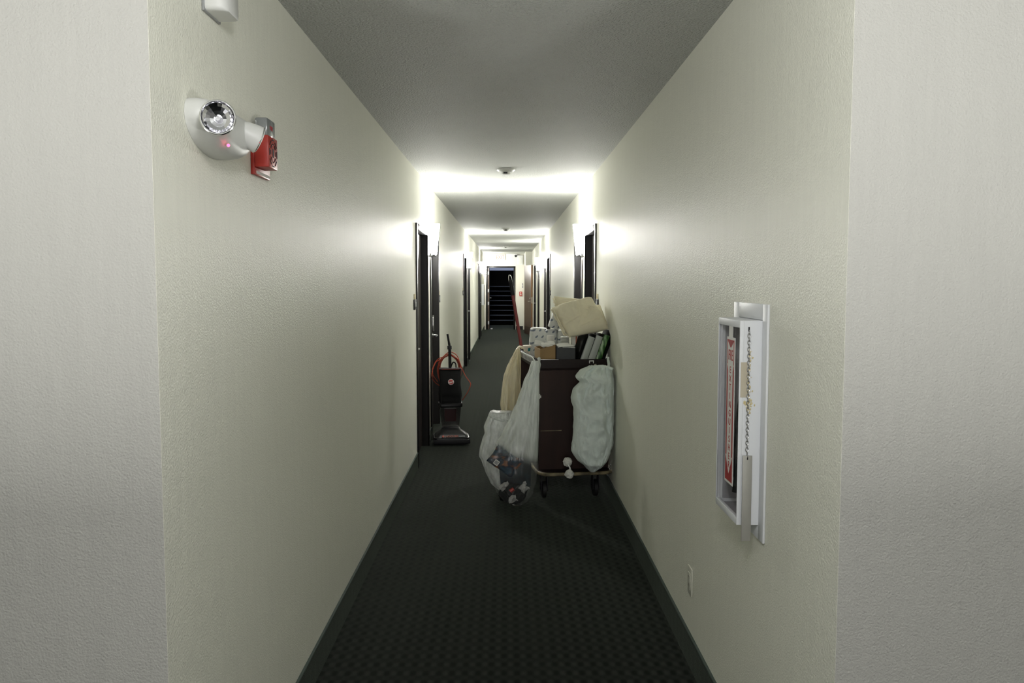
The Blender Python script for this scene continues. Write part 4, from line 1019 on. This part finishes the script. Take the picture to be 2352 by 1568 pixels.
# ---- folded sheets on top
def folded(corners, thick, seed, n=56, m=44, wr=.010, creases=(), rim=.16):
    """a thick folded bundle: bl, br, tr, tl of its upper face; closed rounded rim, soft waves and sharper creases"""
    bl, br_, tr_, tl = [Vector(c) for c in corners]
    nr = ((br_ - bl).cross(tl - bl)).normalized()
    if nr.y > 0: nr = -nr
    front, back = [], []
    for j in range(m + 1):
        v = j / m; rf, rb = [], []
        for i in range(n + 1):
            u = i / n
            p = bl * (1 - u) * (1 - v) + br_ * u * (1 - v) + tr_ * u * v + tl * (1 - u) * v
            e = max(rim, (max(0, 1 - abs(2 * u - 1) ** 9) * max(0, 1 - abs(2 * v - 1) ** 7)) ** .5)
            w_ = wr * (noise.noise(Vector((u * 3 + seed, v * 2.2, seed))) + .5 * (1 - 2 * abs(noise.noise(Vector((u * 4 - v * 2.5 + seed, v * 1.2 + u, 3.1)))))) + .22 * wr * noise.noise(Vector((u * 11, v * 9, seed)))
            for (u0, v0, u1, v1, wd, dp) in creases:
                A, B, Q = Vector((u0, v0)), Vector((u1, v1)), Vector((u, v)); ab = B - A
                k = max(0, min(1, (Q - A).dot(ab) / ab.length_squared)); off = Q - (A + ab * k)
                sd = (off.x * ab.y - off.y * ab.x) / ab.length / wd
                w_ += dp * 2 * sd * math.exp(-(off.length / wd) ** 2) * math.sin(PI * k) ** .5
            p = p + Vector((0, 0, .006 * noise.noise(Vector((u * 4, seed, v * 4)))))
            rf.append(p + nr * (thick * .5 * e + w_ * e)); rb.append(p - nr * (thick * .5 * e))
        front.append(rf); back.append(rb)
    mb = MB(); mb.loft(front, False, False); mb.loft(back, False, False)
    def border(g): return [r for r in g[0]] + [g[k][-1] for k in range(1, m + 1)] + list(reversed(g[m][:-1])) + [g[k][0] for k in range(m - 1, 0, -1)]
    mb.loft([border(front), border(back)], False, True)
    bmesh.ops.remove_doubles(mb.bm, verts=mb.bm.verts[:], dist=.0006)
    bmesh.ops.recalc_face_normals(mb.bm, faces=mb.bm.faces[:])
    return mb
def hem_layers(parent, A, B, out, count, th, seed):
    """the stacked folded edges seen along one side of the bundle"""
    A, B, out = Vector(A), Vector(B), Vector(out)
    for q in range(count):
        rr = []
        for k in range(19):
            t_ = k / 18; c = A.lerp(B, t_) + out * (q * .011) + Vector((.007 * noise.noise(Vector((k * .35, seed, q))), 0, .004 * noise.noise(Vector((k * .5, q, seed)))))
            w = (.019 + .005 * noise.noise(Vector((k * .4, q * 3, seed)))) * max(.15, math.sin(PI * min(.999, max(.001, t_)))) ** .35
            rr.append([c + Vector((math.cos(a) * th * (1 + .3 * math.sin(k + q)), math.sin(a) * w, -math.cos(a) * .003)) for a in [2 * PI * z / 10 for z in range(10)]])
        b = MB(); b.loft(rr); obj('folded_hem', b, 'linen', parent, 70)
t = thing('folded_sheet', 'front cream bed sheet of the folded pile on the cart', 'sheet', (.56, 6.0, 1.16), 0, 'folded sheets on the cart')
obj('sheet_body', folded([(.446, 5.91, 1.166), (.738, 5.97, 1.220), (.636, 6.20, 1.440), (.332, 6.10, 1.368)], .085, 1.7, wr=.021,
    creases=((.66, .66, .97, .56, .035, -.013), (.05, .30, .55, .42, .05, .014), (.45, .50, .62, .95, .05, -.011), (.0, .62, .25, .30, .04, .012), (.30, .12, .95, .24, .045, .011), (.55, .30, .80, .62, .05, .009))), 'linen', t, 70)
hem_layers(t, (.338, 6.045, 1.357), (.428, 5.915, 1.172), (-.6, .5, 0), 3, .0075, 2.2)
hem_layers(t, (.425, 5.885, 1.185), (.455, 5.872, 1.158), (-.4, .2, .3), 2, .006, 6.1)
t = thing('folded_sheet', 'rear cream bed sheet showing behind the front one on the pile', 'sheet', (.52, 6.28, 1.2), 0, 'folded sheets on the cart')
obj('sheet_body', folded([(.40, 6.22, 1.21), (.700, 6.24, 1.25), (.668, 6.36, 1.412), (.362, 6.34, 1.448)], .060, 5.2, wr=.012, creases=((.1, .9, .8, .75, .05, .008),)), 'linen', t, 70)
hem_layers(t, (.356, 6.30, 1.435), (.372, 6.26, 1.36), (.5, 0, 0), 2, .006, 4.4)
t = thing('folded_sheet', 'lowest cream bed sheet whose corner shows at the wall side of the pile', 'sheet', (.62, 6.1, 1.18), 0, 'folded sheets on the cart')
obj('sheet_body', folded([(.50, 6.06, 1.20), (.742, 6.04, 1.245), (.706, 6.22, 1.385), (.48, 6.22, 1.32)], .055, 8.8, wr=.010), 'linen', t, 70)

# ------------------------------------------------------------------ light
def lamp(kind, loc, energy, col, size, rot=None, **k):
    la = bpy.data.lights.new('unseen_light', kind); la.energy = energy; la.color = col
    if kind == 'POINT': la.shadow_soft_size = size
    else: la.size = size
    for a_, v in k.items(): setattr(la, a_, v)
    o = bpy.data.objects.new('unseen_light', la); COL.objects.link(o); o.location = loc
    if rot: o.rotation_euler = rot
    return o
for s in (-1, 1): lamp('AREA', (s * 1.4, .14, 1.05), 36, (1, .99, .97), .2, (PI, 0, 0), shape='DISK')
lamp('POINT', (0, .5, 2.25), 34, (1, .985, 1.0), .13)
lamp('AREA', (0, -8.6, 1.45), 135, (1, .99, .97), 3.4, (R(90), 0, 0), shape='RECTANGLE', size_y=1.9)  # added broad fill far behind the camera
lamp('AREA', (-.2, SB + 3.55, 4.1), 60, (.62, .72, 1.0), .8, (0, 0, 0))

w = bpy.data.worlds.new('dim'); SC.world = w; w.use_nodes = True
w.node_tree.nodes['Background'].inputs[0].default_value = (.02, .02, .02, 1); w.node_tree.nodes['Background'].inputs[1].default_value = .3

# ------------------------------------------------------------------ camera and view
cd = bpy.data.cameras.new('camera'); cam = bpy.data.objects.new('camera', cd); COL.objects.link(cam)
cd.sensor_fit = 'HORIZONTAL'; cd.sensor_width = 36; cd.lens = 36 * 1882 / 2352; cd.clip_start = .05
cam.location = (0, 0, 1.557); cam.rotation_euler = (R(90 - 4.13), 0, R(-.335)); SC.camera = cam
vs = SC.view_settings; vs.view_transform = 'Standard'; vs.look = 'None'; vs.gamma = 1; vs.use_curve_mapping = False; vs.exposure = 0.33
SC.cycles.use_denoising = True; SC.cycles.max_bounces = 8; SC.cycles.diffuse_bounces = 4; SC.cycles.glossy_bounces = 3; SC.cycles.transparent_max_bounces = 14; SC.cycles.use_adaptive_sampling = True; SC.cycles.adaptive_threshold = .05; SC.cycles.sample_clamp_indirect = 6
